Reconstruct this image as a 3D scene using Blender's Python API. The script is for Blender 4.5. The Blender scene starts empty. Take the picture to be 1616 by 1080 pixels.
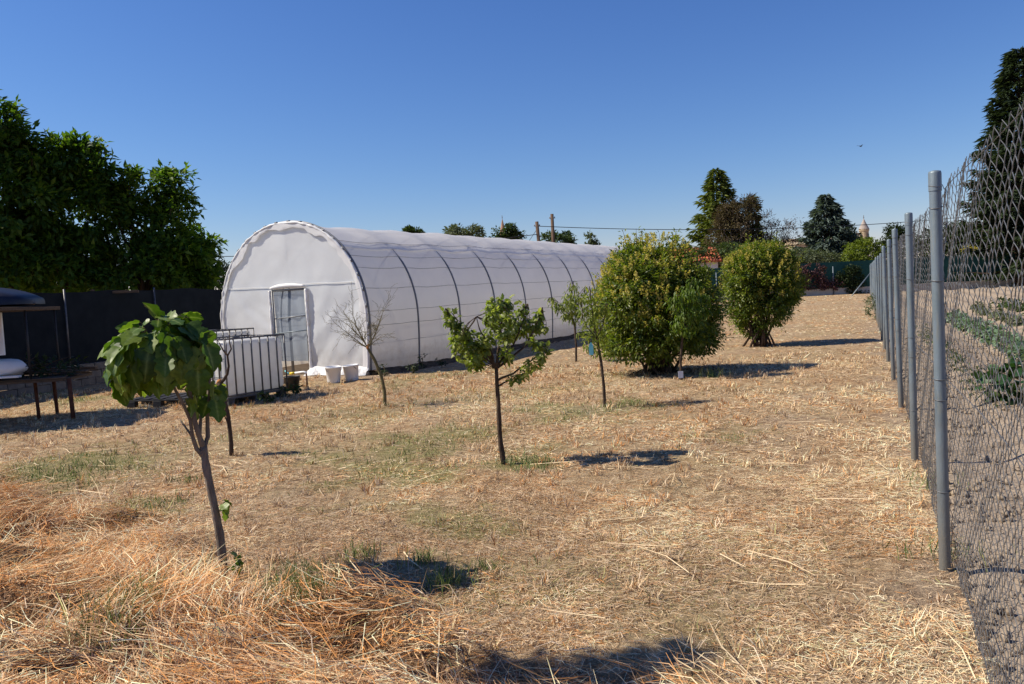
import bpy, math, random
import numpy as np
from mathutils import Vector, Matrix

rng = np.random.default_rng(7)
random.seed(7)
sc = bpy.context.scene
COL = sc.collection
R_ = math.radians

# ------------------------------------------------------------------ camera
F, CX, CY = 1257.0, 808.0, 540.0          # the lens in pixels of the 1616 wide photograph
CAM = Vector((0, 0, 1.47))
ROT = Matrix.Rotation(R_(90 - 3.23), 3, 'X') @ Matrix.Rotation(R_(-3.0), 3, 'Z')
cam_d = bpy.data.cameras.new('camera')
cam_d.sensor_width = 36.0
cam_d.lens = F / 1616 * 36.0
cam_d.clip_start = 0.05
cam_d.clip_end = 4000
cam = bpy.data.objects.new('camera', cam_d)
COL.objects.link(cam)
cam.matrix_world = Matrix.Translation(CAM) @ ROT.to_4x4()
sc.camera = cam


def ray(u, v):
    d = ROT @ Vector(((u - CX) / F, -(v - CY) / F, -1.0))
    return d / d.y


def at(u, v, d):
    return CAM + ray(u, v) * d


# ------------------------------------------------------------------ noise and terrain
def _hash(ix, iy, s):
    n = (ix.astype(np.int64) * 374761393 + iy.astype(np.int64) * 668265263 + s * 1442695041) & 0x7fffffff
    n = ((n ^ (n >> 13)) * 1274126177) & 0x7fffffff
    return ((n ^ (n >> 16)) & 0xffff) / 65535.0


def vnoise(x, y, s=0):
    x = np.asarray(x, float); y = np.asarray(y, float)
    ix = np.floor(x); iy = np.floor(y)
    fx = x - ix; fy = y - iy
    fx = fx * fx * (3 - 2 * fx); fy = fy * fy * (3 - 2 * fy)
    a = _hash(ix, iy, s); b = _hash(ix + 1, iy, s); c = _hash(ix, iy + 1, s); d = _hash(ix + 1, iy + 1, s)
    return a + (b - a) * fx + (c - a) * fy + (a - b - c + d) * fx * fy


def fbm(x, y, s=0, o=4):
    t = 0; w = .5; n = 0
    for k in range(o):
        t = t + w * vnoise(x * 2 ** k + 17.3 * k, y * 2 ** k - 9.1 * k, s + k); n += w; w *= .5
    return t / n


def sstep(a, b, x):
    t = np.clip((np.asarray(x, float) - a) / (b - a), 0, 1)
    return t * t * (3 - 2 * t)


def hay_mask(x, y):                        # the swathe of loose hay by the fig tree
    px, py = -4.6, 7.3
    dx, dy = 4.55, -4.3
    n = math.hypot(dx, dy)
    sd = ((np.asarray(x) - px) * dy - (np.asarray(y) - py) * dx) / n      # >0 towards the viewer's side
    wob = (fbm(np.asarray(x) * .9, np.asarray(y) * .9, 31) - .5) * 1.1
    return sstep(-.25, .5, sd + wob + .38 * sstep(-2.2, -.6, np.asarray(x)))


FX0, FXK = 0.361, 0.4458                   # the chain-link fence stands on x = FX0 + FXK*y


def height(x, y):
    x = np.asarray(x, float); y = np.asarray(y, float)
    z = .36 * sstep(6, 62, y)
    near = 1 - sstep(22, 45, y)
    z = z + (fbm(x * .5, y * .5, 3) - .5) * .07 * near
    z = z + (fbm(x * 3.1, y * 3.1, 5) - .5) * .035 * near
    m = hay_mask(x, y)
    z = z + m * (.03 + .38 * (fbm(x * 1.5, y * 1.5, 11, 4) - .42))
    return z


def gnd(u, v):
    r = ray(u, v)
    t = .5
    prev = t
    while t < 400:
        p = CAM + r * t
        if p.z <= float(height(p.x, p.y)):
            lo, hi = prev, t
            for _ in range(30):
                m = (lo + hi) / 2
                p = CAM + r * m
                if p.z <= float(height(p.x, p.y)): hi = m
                else: lo = m
            return CAM + r * hi
        prev = t
        t *= 1.03
    return CAM + r * t


def hz(x, y):
    return float(height(x, y))


# ------------------------------------------------------------------ objects and tags
def tag(o, label=None, cat=None, group=None, kind=None):
    if label: o['label'] = label
    if cat: o['category'] = cat
    if group: o['group'] = group
    if kind: o['kind'] = kind
    return o


def empty(name, loc=(0, 0, 0), rz=0.0, label=None, cat=None, group=None):
    o = bpy.data.objects.new(name, None)
    COL.objects.link(o)
    o.location = loc
    o.rotation_euler = (0, 0, rz)
    o.empty_display_size = .1
    return tag(o, label, cat, group)


def link_mesh(name, me, mats, parent=None, smooth=False):
    for m in (mats if isinstance(mats, (list, tuple)) else [mats]):
        me.materials.append(m)
    if smooth:
        me.polygons.foreach_set('use_smooth', np.ones(len(me.polygons), bool))
    o = bpy.data.objects.new(name, me)
    COL.objects.link(o)
    if parent is not None:
        o.parent = parent
    return o


def np_mesh(name, V, faces_list, attrs=None, colors=None):
    """V (n,3); faces_list: list of (m,k) int arrays"""
    me = bpy.data.meshes.new(name)
    V = np.ascontiguousarray(V, np.float32)
    me.vertices.add(len(V))
    me.vertices.foreach_set('co', V.ravel())
    loops = np.concatenate([f.ravel() for f in faces_list]).astype(np.int32)
    sizes = np.concatenate([np.full(len(f), f.shape[1]) for f in faces_list]).astype(np.int32)
    starts = np.concatenate([[0], np.cumsum(sizes)[:-1]]).astype(np.int32)
    me.loops.add(len(loops))
    me.loops.foreach_set('vertex_index', loops)
    me.polygons.add(len(sizes))
    me.polygons.foreach_set('loop_start', starts)
    me.polygons.foreach_set('loop_total', sizes)
    for k, a in (attrs or {}).items():
        at_ = me.attributes.new(k, 'FLOAT', 'POINT')
        at_.data.foreach_set('value', np.ascontiguousarray(a, np.float32))
    for k, a in (colors or {}).items():
        at_ = me.attributes.new(k, 'FLOAT_COLOR', 'POINT')
        c = np.ones((len(V), 4), np.float32); c[:, :3] = a
        at_.data.foreach_set('color', c.ravel())
    me.update(calc_edges=True)
    me.validate()
    return me


class MB:
    """collects simple shapes into one mesh"""

    def __init__(self):
        self.v = []; self.f = []; self.mi = []

    def add(self, vs, fs, mi=0):
        b = len(self.v)
        self.v.extend([tuple(p) for p in vs])
        self.f.extend([tuple(i + b for i in f) for f in fs])
        self.mi.extend([mi] * len(fs))

    def box(self, c, s, rz=0.0, mi=0, rx=0.0):
        m = Matrix.Rotation(rz, 3, 'Z') @ Matrix.Rotation(rx, 3, 'X')
        c = Vector(c)
        vs = [c + m @ Vector((x * s[0] / 2, y * s[1] / 2, z * s[2] / 2)) for z in (-1, 1) for y in (-1, 1) for x in (-1, 1)]
        self.add(vs, [(0, 2, 3, 1), (4, 5, 7, 6), (0, 1, 5, 4), (2, 6, 7, 3), (0, 4, 6, 2), (1, 3, 7, 5)], mi)

    def tube(self, pts, r, k=6, mi=0, cap=True):
        pts = [Vector(p) for p in pts]
        n = len(pts)
        rs = list(r) if isinstance(r, (list, tuple)) else [r] * n
        vs = []
        ref = None
        for i, p in enumerate(pts):
            t = (pts[min(i + 1, n - 1)] - pts[max(i - 1, 0)])
            if t.length < 1e-9: t = Vector((0, 0, 1))
            t.normalize()
            if ref is None:
                ref = Vector((1, 0, 0)) if abs(t.x) < .8 else Vector((0, 1, 0))
            a = ref - t * ref.dot(t)
            a.normalize()
            ref = a
            b = t.cross(a)
            for j in range(k):
                q = 2 * math.pi * j / k
                vs.append(p + (a * math.cos(q) + b * math.sin(q)) * rs[i])
        fs = []
        for i in range(n - 1):
            for j in range(k):
                fs.append((i * k + j, i * k + (j + 1) % k, (i + 1) * k + (j + 1) % k, (i + 1) * k + j))
        if cap:
            fs.append(tuple(reversed(range(k))))
            fs.append(tuple((n - 1) * k + j for j in range(k)))
        self.add(vs, fs, mi)

    def lathe(self, prof, c=(0, 0, 0), k=20, mi=0):
        vs = []; fs = []
        for (r, z) in prof:
            for j in range(k):
                q = 2 * math.pi * j / k
                vs.append((c[0] + r * math.cos(q), c[1] + r * math.sin(q), c[2] + z))
        for i in range(len(prof) - 1):
            for j in range(k):
                fs.append((i * k + j, i * k + (j + 1) % k, (i + 1) * k + (j + 1) % k, (i + 1) * k + j))
        self.add(vs, fs, mi)

    def build(self, name, mats, parent=None, smooth=False, bevel=0.0):
        me = bpy.data.meshes.new(name)
        me.from_pydata(self.v, [], self.f)
        me.update()
        o = link_mesh(name, me, mats, parent, smooth)
        if any(self.mi):
            me.polygons.foreach_set('material_index', self.mi)
        if bevel:
            b = o.modifiers.new('edge', 'BEVEL')
            b.width = bevel; b.segments = 2; b.limit_method = 'ANGLE'
        return o


# ------------------------------------------------------------------ materials
def new_mat(name):
    m = bpy.data.materials.new(name)
    m.use_nodes = True
    nt = m.node_tree
    for n in list(nt.nodes): nt.nodes.remove(n)
    out = nt.nodes.new('ShaderNodeOutputMaterial')
    return m, nt, out


def N(nt, t, **kw):
    n = nt.nodes.new(t)
    for k, v in kw.items():
        if k.startswith('i_'):
            n.inputs[k[2:].replace('_', ' ')].default_value = v
        else:
            setattr(n, k, v)
    return n


def ramp(nt, stops):
    r = nt.nodes.new('ShaderNodeValToRGB')
    e = r.color_ramp.elements
    while len(e) < len(stops): e.new(.5)
    for k, (p, c) in enumerate(stops):
        e[k].position = p
        e[k].color = (*c, 1)
    return r


def noise(nt, scale, detail=4, rough=.6, coord=None, dist=0.0):
    n = N(nt, 'ShaderNodeTexNoise')
    n.inputs['Scale'].default_value = scale
    n.inputs['Detail'].default_value = detail
    n.inputs['Roughness'].default_value = rough
    n.inputs['Distortion'].default_value = dist
    if coord is not None: nt.links.new(coord, n.inputs['Vector'])
    return n


def mat_noise(name, c1, c2, scale=6, rough=.8, metal=0.0, bump=.0, bscale=40, spec=.3, c3=None, stretch=None):
    m, nt, out = new_mat(name)
    p = N(nt, 'ShaderNodeBsdfPrincipled')
    tc = N(nt, 'ShaderNodeTexCoord')
    co = tc.outputs['Object']
    if stretch:
        mp = N(nt, 'ShaderNodeMapping')
        mp.inputs['Scale'].default_value = stretch
        nt.links.new(co, mp.inputs['Vector'])
        co = mp.outputs['Vector']
    n = noise(nt, scale, 6, .65, co)
    st = [(.3, c1), (.7, c2)] if c3 is None else [(.25, c1), (.5, c2), (.75, c3)]
    r = ramp(nt, st)
    nt.links.new(n.outputs['Fac'], r.inputs['Fac'])
    nt.links.new(r.outputs['Color'], p.inputs['Base Color'])
    p.inputs['Roughness'].default_value = rough
    p.inputs['Metallic'].default_value = metal
    p.inputs['Specular IOR Level'].default_value = spec
    if bump:
        nb = noise(nt, bscale, 5, .6, co)
        b = N(nt, 'ShaderNodeBump')
        b.inputs['Strength'].default_value = bump
        b.inputs['Distance'].default_value = .02
        nt.links.new(nb.outputs['Fac'], b.inputs['Height'])
        nt.links.new(b.outputs['Normal'], p.inputs['Normal'])
    nt.links.new(p.outputs['BSDF'], out.inputs['Surface'])
    return m


def mat_leaf(name, cols, trans=.35, rough=.5, spec=.35, veins=False):
    """cols: colours over the per-leaf random value"""
    m, nt, out = new_mat(name)
    a = N(nt, 'ShaderNodeAttribute', attribute_name='rnd')
    r = ramp(nt, [(k / max(1, len(cols) - 1), c) for k, c in enumerate(cols)])
    nt.links.new(a.outputs['Fac'], r.inputs['Fac'])
    if veins:
        va = N(nt, 'ShaderNodeAttribute', attribute_name='vein')
        vp = N(nt, 'ShaderNodeMath', operation='POWER'); vp.inputs[1].default_value = 4
        nt.links.new(va.outputs['Fac'], vp.inputs[0])
        vm = N(nt, 'ShaderNodeMix', data_type='RGBA'); vm.inputs['B'].default_value = (.20, .27, .08, 1)
        nt.links.new(vp.outputs[0], vm.inputs['Factor']); nt.links.new(r.outputs['Color'], vm.inputs['A'])
        tc = N(nt, 'ShaderNodeTexCoord'); nz = noise(nt, 60, 4, .6, tc.outputs['Object'])
        vr = ramp(nt, [(.3, (.7, .72, .7)), (.7, (1.25, 1.2, 1.2))]); nt.links.new(nz.outputs['Fac'], vr.inputs['Fac'])
        r = N(nt, 'ShaderNodeMix', data_type='RGBA', blend_type='MULTIPLY'); r.inputs['Factor'].default_value = 1
        nt.links.new(vm.outputs['Result'], r.inputs['A']); nt.links.new(vr.outputs['Color'], r.inputs['B'])
        rc = r.outputs['Result']
    else:
        rc = r.outputs['Color']
    p = N(nt, 'ShaderNodeBsdfPrincipled')
    p.inputs['Roughness'].default_value = rough
    p.inputs['Specular IOR Level'].default_value = spec
    nt.links.new(rc, p.inputs['Base Color'])
    t = N(nt, 'ShaderNodeBsdfTranslucent')
    g = N(nt, 'ShaderNodeMix', data_type='RGBA', blend_type='MULTIPLY')
    g.inputs['Factor'].default_value = 1
    g.inputs['B'].default_value = (1.6, 1.75, .7, 1)
    nt.links.new(rc, g.inputs['A'])
    nt.links.new(g.outputs['Result'], t.inputs['Color'])
    mx = N(nt, 'ShaderNodeMixShader')
    mx.inputs['Fac'].default_value = trans
    nt.links.new(p.outputs['BSDF'], mx.inputs[1])
    nt.links.new(t.outputs['BSDF'], mx.inputs[2])
    nt.links.new(mx.outputs['Shader'], out.inputs['Surface'])
    return m


def mat_tint(name, trans=.15, rough=.7, spec=.2):
    m, nt, out = new_mat(name)
    a = N(nt, 'ShaderNodeAttribute', attribute_name='tint')
    p = N(nt, 'ShaderNodeBsdfPrincipled')
    p.inputs['Roughness'].default_value = rough
    p.inputs['Specular IOR Level'].default_value = spec
    nt.links.new(a.outputs['Color'], p.inputs['Base Color'])
    t = N(nt, 'ShaderNodeBsdfTranslucent')
    nt.links.new(a.outputs['Color'], t.inputs['Color'])
    mx = N(nt, 'ShaderNodeMixShader')
    mx.inputs['Fac'].default_value = trans
    nt.links.new(p.outputs['BSDF'], mx.inputs[1])
    nt.links.new(t.outputs['BSDF'], mx.inputs[2])
    nt.links.new(mx.outputs['Shader'], out.inputs['Surface'])
    return m


def mat_film(name, col, trans, clear, rough=.45, spec=.35, dirt=0.0, bump=.12):
    m, nt, out = new_mat(name)
    tc = N(nt, 'ShaderNodeTexCoord')
    n = noise(nt, 1.3, 6, .7, tc.outputs['Object'])
    r = ramp(nt, [(.3, tuple(c * .93 for c in col)), (.7, col)])
    nt.links.new(n.outputs['Fac'], r.inputs['Fac'])
    rc = r.outputs['Color']
    if dirt:                                    # mud splashed on the lowest part, rain-streaked dust above
        sx = N(nt, 'ShaderNodeSeparateXYZ'); nt.links.new(tc.outputs['Object'], sx.inputs['Vector'])
        n2 = noise(nt, 7, 6, .7, tc.outputs['Object'])
        ad = N(nt, 'ShaderNodeMath', operation='MULTIPLY_ADD'); ad.inputs[1].default_value = -.9; ad.inputs[2].default_value = .45
        nt.links.new(n2.outputs['Fac'], ad.inputs[0])
        a2 = N(nt, 'ShaderNodeMath', operation='ADD'); nt.links.new(sx.outputs['Z'], a2.inputs[0]); nt.links.new(ad.outputs[0], a2.inputs[1])
        mr = N(nt, 'ShaderNodeMapRange'); mr.inputs['From Min'].default_value = .0; mr.inputs['From Max'].default_value = .55
        mr.inputs['To Min'].default_value = dirt; mr.inputs['To Max'].default_value = 0
        nt.links.new(a2.outputs[0], mr.inputs['Value'])
        dm = N(nt, 'ShaderNodeMix', data_type='RGBA'); dm.inputs['B'].default_value = (.38, .29, .20, 1)
        nt.links.new(mr.outputs['Result'], dm.inputs['Factor']); nt.links.new(rc, dm.inputs['A'])
        rc = dm.outputs['Result']
    p = N(nt, 'ShaderNodeBsdfPrincipled')
    p.inputs['Roughness'].default_value = rough
    p.inputs['Specular IOR Level'].default_value = spec
    nt.links.new(rc, p.inputs['Base Color'])
    nb = noise(nt, 5, 5, .6, tc.outputs['Object'])
    b = N(nt, 'ShaderNodeBump')
    b.inputs['Strength'].default_value = bump
    b.inputs['Distance'].default_value = .03
    nt.links.new(nb.outputs['Fac'], b.inputs['Height'])
    nt.links.new(b.outputs['Normal'], p.inputs['Normal'])
    t = N(nt, 'ShaderNodeBsdfTranslucent')
    nt.links.new(rc, t.inputs['Color'])
    mx = N(nt, 'ShaderNodeMixShader'); mx.inputs['Fac'].default_value = trans
    nt.links.new(p.outputs['BSDF'], mx.inputs[1]); nt.links.new(t.outputs['BSDF'], mx.inputs[2])
    tr = N(nt, 'ShaderNodeBsdfTransparent')
    m2 = N(nt, 'ShaderNodeMixShader'); m2.inputs['Fac'].default_value = clear
    nt.links.new(mx.outputs['Shader'], m2.inputs[1]); nt.links.new(tr.outputs['BSDF'], m2.inputs[2])
    nt.links.new(m2.outputs['Shader'], out.inputs['Surface'])
    return m


def mat_sheet(name, tint, veil):
    m, nt, out = new_mat(name)
    tr = N(nt, 'ShaderNodeBsdfTransparent'); tr.inputs['Color'].default_value = (*tint, 1)
    p = N(nt, 'ShaderNodeBsdfPrincipled'); p.inputs['Base Color'].default_value = (.34, .39, .46, 1); p.inputs['Roughness'].default_value = .3
    tc = N(nt, 'ShaderNodeTexCoord'); n = noise(nt, 3, 4, .6, tc.outputs['Object'])
    b = N(nt, 'ShaderNodeBump'); b.inputs['Strength'].default_value = .3; b.inputs['Distance'].default_value = .02
    nt.links.new(n.outputs['Fac'], b.inputs['Height']); nt.links.new(b.outputs['Normal'], p.inputs['Normal'])
    mx = N(nt, 'ShaderNodeMixShader'); mx.inputs['Fac'].default_value = veil
    nt.links.new(tr.outputs['BSDF'], mx.inputs[1]); nt.links.new(p.outputs['BSDF'], mx.inputs[2])
    nt.links.new(mx.outputs['Shader'], out.inputs['Surface'])
    return m


# dry field: patches of straw, soil and green placed where the field has them
GREEN_SPOTS = [(610, 738, 1.0), (60, 745, 1.3), (530, 725, .6), (650, 690, .6), (470, 930, .35), (190, 965, .3), (230, 805, .45), (825, 725, .5),
               (740, 820, .5), (1000, 640, .7), (900, 650, .9), (1160, 690, .5), (30, 625, .9), (120, 632, .8), (700, 690, .8)]


def mat_ground():
    m, nt, out = new_mat('dry_grass_ground')
    L = nt.links.new
    p = N(nt, 'ShaderNodeBsdfPrincipled')
    p.inputs['Roughness'].default_value = .95
    p.inputs['Specular IOR Level'].default_value = .1
    g = N(nt, 'ShaderNodeNewGeometry')
    pos = g.outputs['Position']
    n1 = noise(nt, .55, 6, .65, pos)
    n2 = noise(nt, 9, 8, .75, pos, .5)
    n3 = noise(nt, 60, 5, .7, pos)
    straw = ramp(nt, [(.32, (.16, .095, .05)), (.45, (.36, .245, .14)), (.57, (.52, .38, .225)), (.72, (.64, .50, .32))])
    L(n2.outputs['Fac'], straw.inputs['Fac'])
    tint = ramp(nt, [(.3, (.86, .88, .78)), (.5, (1, 1, 1)), (.68, (1.0, .86, .74))])
    L(n1.outputs['Fac'], tint.inputs['Fac'])
    mu = N(nt, 'ShaderNodeMix', data_type='RGBA', blend_type='MULTIPLY')
    mu.inputs['Factor'].default_value = 1
    L(straw.outputs['Color'], mu.inputs['A']); L(tint.outputs['Color'], mu.inputs['B'])
    fine = ramp(nt, [(.3, (.55, .55, .55)), (.7, (1.2, 1.2, 1.2))])
    L(n3.outputs['Fac'], fine.inputs['Fac'])
    mu2 = N(nt, 'ShaderNodeMix', data_type='RGBA', blend_type='MULTIPLY')
    mu2.inputs['Factor'].default_value = 1
    L(mu.outputs['Result'], mu2.inputs['A']); L(fine.outputs['Color'], mu2.inputs['B'])
    at_ = N(nt, 'ShaderNodeAttribute', attribute_name='green')
    gm = N(nt, 'ShaderNodeMix', data_type='RGBA')
    gm.inputs['B'].default_value = (.17, .18, .06, 1)
    L(at_.outputs['Fac'], gm.inputs['Factor']); L(mu2.outputs['Result'], gm.inputs['A'])
    so = N(nt, 'ShaderNodeAttribute', attribute_name='soil')
    sm = N(nt, 'ShaderNodeMix', data_type='RGBA')
    soilc = ramp(nt, [(.3, (.20, .14, .095)), (.7, (.46, .35, .245))])
    L(n2.outputs['Fac'], soilc.inputs['Fac'])
    L(so.outputs['Fac'], sm.inputs['Factor']); L(gm.outputs['Result'], sm.inputs['A']); L(soilc.outputs['Color'], sm.inputs['B'])
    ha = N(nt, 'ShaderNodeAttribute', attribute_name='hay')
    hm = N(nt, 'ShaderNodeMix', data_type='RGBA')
    hm.inputs['B'].default_value = (.12, .06, .028, 1)  # ground darkened under the hay: shaded gaps between strands put into colour
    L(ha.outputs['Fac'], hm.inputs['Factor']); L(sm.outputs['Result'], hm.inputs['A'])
    L(hm.outputs['Result'], p.inputs['Base Color'])
    b = N(nt, 'ShaderNodeBump'); b.inputs['Strength'].default_value = .9; b.inputs['Distance'].default_value = .03
    ad = N(nt, 'ShaderNodeMath', operation='ADD')
    L(n2.outputs['Fac'], ad.inputs[0]); L(n3.outputs['Fac'], ad.inputs[1])
    L(ad.outputs[0], b.inputs['Height']); L(b.outputs['Normal'], p.inputs['Normal'])
    L(p.outputs['BSDF'], out.inputs['Surface'])
    return m


M = {}
M['ground'] = mat_ground()
M['soil'] = mat_noise('garden_soil', (.11, .082, .058), (.33, .26, .19), 3.5, .95, 0, .9, 30, .1, (.22, .17, .122))
M['berm'] = mat_noise('dark_earth', (.05, .032, .02), (.14, .095, .06), 8, .95, 0, 1, 30, .1)
M['straw'] = mat_tint('straw_blade')
M['grass'] = mat_tint('grass_blade', .3, .55, .3)
M['galv'] = mat_noise('galvanised_post', (.085, .11, .13), (.165, .205, .24), 7, .5, .3, .12, 60, .4, (.115, .15, .155), (1, 1, .25))
def mat_post():
    m = M['galv']; nt = m.node_tree
    p = [n for n in nt.nodes if n.type == 'BSDF_PRINCIPLED'][0]
    src = p.inputs['Base Color'].links[0].from_socket
    tc = N(nt, 'ShaderNodeTexCoord'); sx = N(nt, 'ShaderNodeSeparateXYZ'); nt.links.new(tc.outputs['Object'], sx.inputs['Vector'])
    mp = N(nt, 'ShaderNodeMapping'); mp.inputs['Scale'].default_value = (1, 1, .12); nt.links.new(tc.outputs['Object'], mp.inputs['Vector'])
    nz = noise(nt, 34, 6, .7, mp.outputs['Vector']); r = ramp(nt, [(.52, (0, 0, 0)), (.72, (1, 1, 1))]); nt.links.new(nz.outputs['Fac'], r.inputs['Fac'])
    mx = N(nt, 'ShaderNodeMix', data_type='RGBA'); mx.inputs['B'].default_value = (.21, .22, .20, 1)
    nt.links.new(r.outputs['Color'], mx.inputs['Factor']); nt.links.new(src, mx.inputs['A'])
    mr = N(nt, 'ShaderNodeMapRange'); mr.inputs['From Min'].default_value = .05; mr.inputs['From Max'].default_value = .75; mr.inputs['To Min'].default_value = .75; mr.inputs['To Max'].default_value = 0
    n2 = noise(nt, 9, 5, .7, tc.outputs['Object']); ad = N(nt, 'ShaderNodeMath', operation='ADD'); ad.inputs[1].default_value = -.5; nt.links.new(n2.outputs['Fac'], ad.inputs[0])
    a2 = N(nt, 'ShaderNodeMath', operation='ADD'); nt.links.new(ad.outputs[0], a2.inputs[0]); nt.links.new(sx.outputs['Z'], a2.inputs[1]); nt.links.new(a2.outputs[0], mr.inputs['Value'])
    m2 = N(nt, 'ShaderNodeMix', data_type='RGBA'); m2.inputs['B'].default_value = (.17, .15, .12, 1)
    nt.links.new(mr.outputs['Result'], m2.inputs['Factor']); nt.links.new(mx.outputs['Result'], m2.inputs['A'])
    nt.links.new(m2.outputs['Result'], p.inputs['Base Color'])


mat_post()
M['wire'] = mat_noise('galvanised_wire', (.065, .066, .07), (.18, .183, .187), 9, .45, .35, 0, 40, .5)
M['film_side'] = mat_film('greenhouse_film', (.86, .845, .82), .43, .06, .32, .6, .5)
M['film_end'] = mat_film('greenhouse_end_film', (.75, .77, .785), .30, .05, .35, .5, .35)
M['film_roll'] = mat_film('rolled_film', (.82, .81, .80), .2, .0)
M['sheet'] = mat_sheet('shade_tinted_plastic', (.42, .47, .54), .42)  # tint stands in for the shade inside the doorway
M['steel'] = mat_noise('grey_steel', (.13, .135, .145), (.24, .245, .255), 8, .5, .4, 0, 40, .4)
M['ibc'] = mat_film('cloudy_plastic', (.86, .86, .83), .40, .0, .35, .5, .25)
M['cage'] = mat_noise('cage_steel', (.07, .07, .075), (.17, .165, .165), 10, .5, .5, 0, 40, .4)
M['black'] = mat_noise('black_plastic', (.010, .010, .012), (.03, .03, .032), 10, .5, 0, .1, 40, .4)
M['white'] = mat_noise('white_plastic', (.70, .70, .70), (.82, .82, .81), 6, .4, 0, .05, 30, .4)
M['rust'] = mat_noise('rusty_steel', (.06, .022, .014), (.14, .06, .035), 14, .8, .2, .3, 60, .2)
M['navy'] = mat_noise('navy_plastic', (.006, .008, .018), (.012, .015, .030), 4, .42, 0, .1, 20, .35)
M['wood'] = mat_noise('old_timber', (.05, .034, .022), (.15, .105, .07), 5, .85, 0, .4, 40, .2, None, (1, 8, 8))
M['net_dark'] = mat_noise('dark_shade_net', (.008, .011, .014), (.016, .02, .024), 3, .9, 0, .2, 60, .1)
M['net_green'] = mat_noise('green_shade_net', (.012, .05, .045), (.025, .085, .072), 3, .85, 0, .2, 60, .15)
M['brick'] = mat_noise('grey_block', (.12, .105, .09), (.22, .195, .17), 5, .9, 0, .5, 30, .1)
M['concrete'] = mat_noise('pale_concrete', (.36, .33, .29), (.5, .47, .42), 2, .9, 0, .3, 30, .15)
M['stone'] = mat_noise('tan_stone', (.34, .26, .17), (.46, .37, .25), .6, .9, 0, .3, 4, .1)
M['slate'] = mat_noise('grey_slate', (.26, .22, .19), (.38, .33, .29), .8, .8, 0, .3, 4, .2)
M['spirestone'] = mat_noise('brown_spire_stone', (.26, .15, .10), (.36, .23, .16), .8, .9, 0, .3, 4, .1)
M['plaster'] = mat_noise('white_plaster', (.62, .57, .52), (.74, .70, .65), 1, .9, 0, .1, 20, .1)
M['tile'] = mat_noise('red_clay_tile', (.36, .09, .045), (.55, .17, .09), 3, .8, 0, .3, 12, .2)
M['glass'] = mat_noise('dark_glass', (.02, .025, .03), (.03, .035, .04), 1, .15, 0, 0, 4, .5)
M['pole'] = mat_noise('pole_timber', (.07, .045, .03), (.15, .10, .07), 4, .9, 0, .3, 20, .1, None, (1, 1, .2))
M['cable'] = mat_noise('black_cable', (.012, .012, .014), (.02, .02, .022), 4, .6)
M['bark'] = mat_noise('grey_bark', (.11, .085, .065), (.24, .20, .165), 18, .9, 0, .7, 60, .15, None, (1, 1, .3))
M['bark_dark'] = mat_noise('dark_bark', (.04, .027, .02), (.11, .078, .055), 14, .9, 0, .8, 60, .1, None, (1, 1, .3))
M['bark_cut'] = mat_noise('orange_cut_wood', (.42, .16, .04), (.55, .26, .09), 14, .8)
M['bark_green'] = mat_noise('mossy_bark', (.09, .075, .035), (.20, .165, .08), 16, .9, 0, .5, 60, .1)
M['yellow'] = mat_noise('yellow_plastic', (.7, .5, .03), (.75, .55, .05), 6, .4)
M['cyan'] = mat_noise('light_blue_plastic', (.15, .55, .60), (.25, .65, .68), 6, .5)
M['bird'] = mat_noise('dark_feathers', (.02, .02, .022), (.04, .04, .042), 6, .7)
M['tagwhite'] = mat_noise('white_paper', (.6, .62, .66), (.7, .72, .75), 6, .6)

M['fig'] = mat_leaf('fig_leaf', [(.038, .08, .010), (.07, .13, .014), (.115, .18, .018), (.19, .25, .035)], .36, .42, .32, True)
M['apple'] = mat_leaf('apple_leaf', [(.08, .115, .02), (.14, .18, .03), (.21, .25, .05), (.32, .34, .10)], .44, .5, .4)
M['peach'] = mat_leaf('peach_leaf', [(.08, .115, .016), (.135, .175, .022), (.20, .23, .03), (.28, .29, .045)], .38, .5, .35)
M['peach_deep'] = mat_leaf('deep_peach_leaf', [(.055, .095, .010), (.09, .145, .014), (.14, .19, .024)], .38, .5, .35)
M['privet'] = mat_leaf('privet_leaf', [(.036, .066, .009), (.075, .115, .013), (.135, .17, .019), (.25, .26, .04)], .42, .42, .45)
M['blossom'] = mat_leaf('cream_blossom', [(.30, .28, .05), (.44, .38, .09), (.56, .43, .17)], .35, .7, .15)
M['walnut'] = mat_leaf('walnut_leaf', [(.020, .048, .007), (.042, .088, .010), (.08, .14, .014), (.16, .21, .024)], .42, .55, .25)
M['walnut_y'] = mat_leaf('yellowing_walnut_leaf', [(.03, .06, .010), (.07, .11, .015), (.15, .17, .02)], .38, .5, .3)
M['cedar'] = mat_leaf('cedar_needle', [(.045, .070, .015), (.095, .125, .024), (.17, .185, .04)], .2, .7, .15)
M['bluecedar'] = mat_leaf('blue_cedar_needle', [(.045, .066, .058), (.078, .108, .094), (.12, .155, .135)], .15, .7, .15)
M['browncon'] = mat_leaf('brown_needle', [(.060, .045, .030), (.105, .08, .052), (.11, .10, .045)], .15, .8, .1)
M['darkcon'] = mat_leaf('dark_needle', [(.016, .026, .016), (.030, .046, .024), (.05, .070, .034)], .15, .7, .1)
M['dark'] = mat_leaf('dark_leaf', [(.014, .024, .009), (.024, .040, .013), (.042, .062, .018)], .22, .6, .2)
M['mid'] = mat_leaf('mid_leaf', [(.025, .045, .013), (.045, .072, .02), (.07, .10, .03)], .25, .6, .2)
M['grey_leaf'] = mat_leaf('greyish_leaf', [(.06, .08, .04), (.09, .11, .06), (.13, .145, .08)], .25, .6, .2)
M['lime'] = mat_leaf('lime_leaf', [(.07, .10, .012), (.12, .16, .016), (.19, .22, .025)], .35, .5, .3)
M['purple'] = mat_leaf('purple_leaf', [(.05, .022, .026), (.10, .045, .05), (.15, .08, .075)], .2, .6, .2)
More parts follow.
